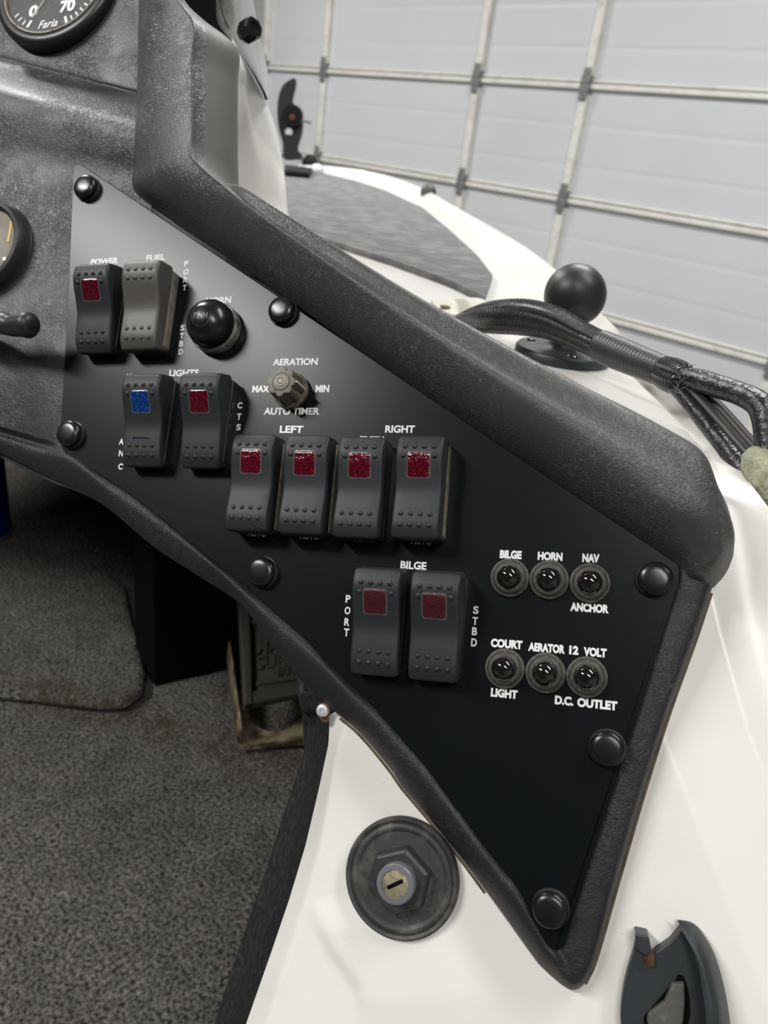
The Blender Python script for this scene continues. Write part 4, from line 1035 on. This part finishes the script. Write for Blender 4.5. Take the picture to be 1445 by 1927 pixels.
for k in range(60):
    x0 = 1262 + random.random() * 34; y0 = 688 + (x0 - 1262) * 0.2 + random.random() * 50
    a = random.uniform(-1.0, 1.6); L = random.uniform(8, 26); d = .392 - random.random() * .012
    pts = [(x0, y0, d), (x0 + L * .5 * math.cos(a), y0 + L * .5 * math.sin(a) + random.uniform(-4, 4), d - .002), (x0 + L * math.cos(a + .3), y0 + L * math.sin(a + .3), d - .003)]
    v, f, u_ = tube([Cd(*p) for p in pts], 0.00016, 5, 3); q.append((v, f))
o = mesh('loose_strands', *merge(q), MT['wire'], fr); o['kind'] = 'stuff'
TP = [(1283, 710, .391), (1315, 716, .382), (1350, 727, .372), (1390, 740, .362), (1425, 758, .352), (1440, 785, .348), (1443, 830, .346), (1448, 880, .344), (1470, 940, .340)]
v, f, u_ = tube([Cd(*q) for q in TP], [0.0050, 0.0056, 0.0056, 0.0054, 0.0058, 0.0060, 0.0052, 0.0050, 0.0050], 20, 7); fix(mesh('taped_branch', v, f, MT['tape'], lm, uvs=u_))
for off, d in ((0, 0), (17, .003)):
    WP = [(1268 + off, 716 - off * .3, .394), (1300 + off, 738 - off * .25, .386), (1345 + off, 785 - off * .4, .374), (1385 + off, 830 - off * .4, .364), (1418 + off, 868 - off * .5, .356), (1450 + off, 905 - off * .4, .350)]
    v, f, u_ = tube([Cd(x, y, z + d) for x, y, z in WP], 0.0030, 16, 7); fix(mesh('wire', v, f, MT['wire'], lm, uvs=u_))
LP = [(1262, 718, .394), (1285, 743, .388), (1325, 792, .376), (1365, 842, .365), (1405, 895, .353), (1440, 940, .344), (1480, 990, .336)]
v, f, u_ = tube([Cd(*q) for q in LP], [0.0036, 0.0040, 0.0042, 0.0044, 0.0056, 0.0052, 0.005], 18, 7); fix(mesh('lower_taped_wire', v, f, MT['tape'], lm, uvs=u_))
MP = [(1416, 852, .348), (1426, 870, .343), (1440, 895, .338), (1455, 925, .334), (1470, 955, .330)]
v, f, u_ = tube([Cd(*q) for q in MP], [0.0040, 0.0070, 0.0078, 0.0076, 0.007], 20, 6)
v = [p + Vector((random.uniform(-1, 1), random.uniform(-1, 1), random.uniform(-1, 1))) * 0.0005 for p in v]
tw = fix(mesh('tape_wrap', v, f, MT['mask_tape'], lm)); tw['label'] = 'pale green crumpled tape wrap'
# curled white strap with a hole
stp_ = empty('strap', G(850, 585, ZD), 'curled cream plastic strap with a hole lying on the deck by the loom', 'strap')
def sp3(x, y, z): return G(x, y, ZD + z)
rows = [[sp3(812, 563, .002), sp3(816, 572, .002), sp3(830, 585, .002)], [sp3(826, 560, .003), sp3(834, 570, .0035), sp3(850, 592, .003)], [sp3(850, 562, .006), sp3(858, 570, .006), sp3(866, 592, .003)],
        [sp3(880, 560, .014), sp3(884, 566, .015), sp3(882, 588, .012)], [sp3(905, 562, .016), sp3(906, 569, .017), sp3(900, 588, .017)], [sp3(922, 572, .010), sp3(922, 578, .010), sp3(914, 592, .012)], [sp3(926, 585, .003), sp3(922, 590, .003), sp3(912, 600, .003)]]
v, f = loft(rows, 6, 5); fix(mesh('band', v, f, MT['strap'], stp_), solid=0.0012)
c = sp3(838, 577, .0042)
v, f = lathe([(4.2, -0.6), (4.2, 0.4), (2.8, 0.6), (2.6, 0.1), (0.05, 0.05)], 24); fix(mesh('hole', [Vector(p) + c for p in v], f, MT['grommet'], stp_))
# bow-mounted bracket of the trolling motor
b0 = G(546, 314, ZD + 0.004); dep = float(R.T[2] @ (np.array(b0) - CAM))
tm = empty('trolling_motor_mount', b0, 'black curved trolling motor bracket standing at the bow before the garage door', 'bracket')
def T(cx, cy): return (380 + cx / 2.89, cy / 2.89)
ol = [(500, 422), (478, 432), (440, 462), (416, 520), (408, 600), (416, 700), (438, 780), (448, 868), (540, 857), (512, 812), (530, 750), (541, 690), (538, 620), (520, 588), (492, 565), (485, 540), (500, 480), (504, 440)]
ol = spline([T(*p) for p in ol] , 3)
fwd = V3(R @ np.array([0, 0, 1])); fwd.z = 0; fwd.normalize()
v, f = prism([Cd(x, y, dep) for x, y in ol], fwd * 0.04); fin = fix(mesh('bracket_plate', v, f, MT['matt_black'], tm, smooth=False), 0.004, 2)
def disc_at(cx, cy, r, d, th, m, nm, par):
    x, y = T(cx, cy); c = Cd(x, y, d); up = Vector((0, 0, 1)); side = fwd.cross(up)
    top = [c + (side * math.cos(2 * PI * k / 28) + up * math.sin(2 * PI * k / 28)) * r for k in range(28)]
    v, f = prism(top, fwd * th); return fix(mesh(nm, v, f, m, par))
hbj = disc_at(490, 628, 0.030, dep - 0.025, 0.03, MT['matt_black'], 'hub', tm)
disc_at(490, 636, 0.008, dep - 0.028, 0.01, MT['orange'], 'hub_mark', hbj)
disc_at(472, 718, 0.011, dep - 0.003, 0.01, MT['door'], 'pin_hole', tm)
x, y = T(540, 655); x2, y2 = T(592, 668)
v, f, u_ = tube([Cd(x, y, dep), Cd(x2, y2, dep + 0.05)], 0.004, 10, 2); fix(mesh('pull_rod', v, f, MT['hinge'], tm))
pb = [(450, 895), (560, 905), (600, 915), (585, 938), (455, 925)]
v, f = prism([G(*T(*p), ZD + 0.02) for p in pb], (0, 0, -0.016)); fix(mesh('base', v, f, MT['matt_black'], tm, smooth=False), 0.004)
x, y = T(586, 888); sphere(Cd(x, y, dep - 0.02), 0.024, MT['matt_black'], 'knob', tm, 24)
x, y = T(627, 932); nl = sphere(G(x, y, ZD + 0.012), 0.020, MT['steel'], 'bow_light', None, 24, base=G(x, y, ZD)); tag(nl, 'small shiny bow fitting beside the trolling motor bracket', 'fitting')
# small fitting on the far rim
c = G(806, 362, ZD + 0.02); ft = sphere(c, 0.018, MT['boot'], 'rim_fitting', None, 20, base=c); tag(ft, 'small dark fitting on the far white rim below the door', 'fitting')
# windscreen corner
ws = empty('windscreen', Cd(470, 100, .47), 'grey acrylic windscreen corner with a black nut, above the white fairing', 'windscreen')
lft = [(404, -60), (406, -20), (407, 20), (409, 40), (416, 55), (428, 70), (445, 92), (462, 116), (480, 142), (496, 170), (504, 187)]
rgt = [(468, -60), (474, -20), (479, 15), (484, 38), (488, 60), (493, 82), (497, 100), (501, 120), (505, 142), (507, 162), (508, 186)]
rows = []
for (x0, y0), (x1, y1) in zip(lft, rgt):
    q = []
    for t in (0, .1, .3, .55, .8, .95, 1.0):
        x = x0 + (x1 - x0) * t; y = y0 + (y1 - y0) * t; d = 0.485 + 0.05 * t * t + 0.00030 * (y + 40)
        q.append(Cd(x, y, d))
    rows.append(q)
v, f = loft(rows, 4, 3); fix(mesh('screen', v, f, MT['windscreen'], ws), solid=0.0022, offset=-1)
nd = V3(R @ unit(np.array([0.55, -0.05, -0.85])))
def at_dir(c, d, prof, m, nm, par, seg=32):
    z = d.normalized(); a = z.orthogonal().normalized(); b = z.cross(a)
    vs, fs = lathe(prof, seg); return fix(mesh(nm, [c + a * x + b * y + z * w for x, y, w in vs], fs, m, par, angle=30))
c = Cd(462, 62, .4975)
nut = at_dir(c, V3(R @ unit(np.array([0.72, 0.05, -0.7]))), [(5.6, -2), (6.2, 0), (7.0, 1.2), (7.0, 8.0), (6.0, 9.6), (3.6, 9.6), (3.2, 8.6), (0.05, 8.4)], MT['gloss'], 'cap_nut', ws, 8)
# oval stamp on the screen
rows = []
for k in range(9):
    a = -PI / 2 + PI * k / 8; h = math.cos(a)
    yy = 2 + 50 * math.sin(a); xc = 426 + yy * .10
    rows.append([Cd(xc + 12.0 * s * max(h, .02) , yy + s * 5, .4835 + 0.05 * ((xc + 12 * s - 407) / 74) ** 2 + .0003 * (yy + 40)) for s in (-1, -.5, 0, .5, 1)])
v, f = loft(rows, 4, 4); fix(mesh('oval_stamp', v, f, MT['stamp'], ws), solid=0.0008)
# dash top behind the upright, its shadow put in as near-black colour
v, f = prism([Cd(x, y, .60) for x, y in [(290, -90), (440, -90), (432, 70), (400, 82), (320, 40)]], V3(R @ np.array([0.2, 0, 1])) * 0.03); mesh('shadowed_dash_top', v, f, MT['black'], con, smooth=False)
for o in bpy.data.objects:
    if '_mw' in o: del o['_mw']
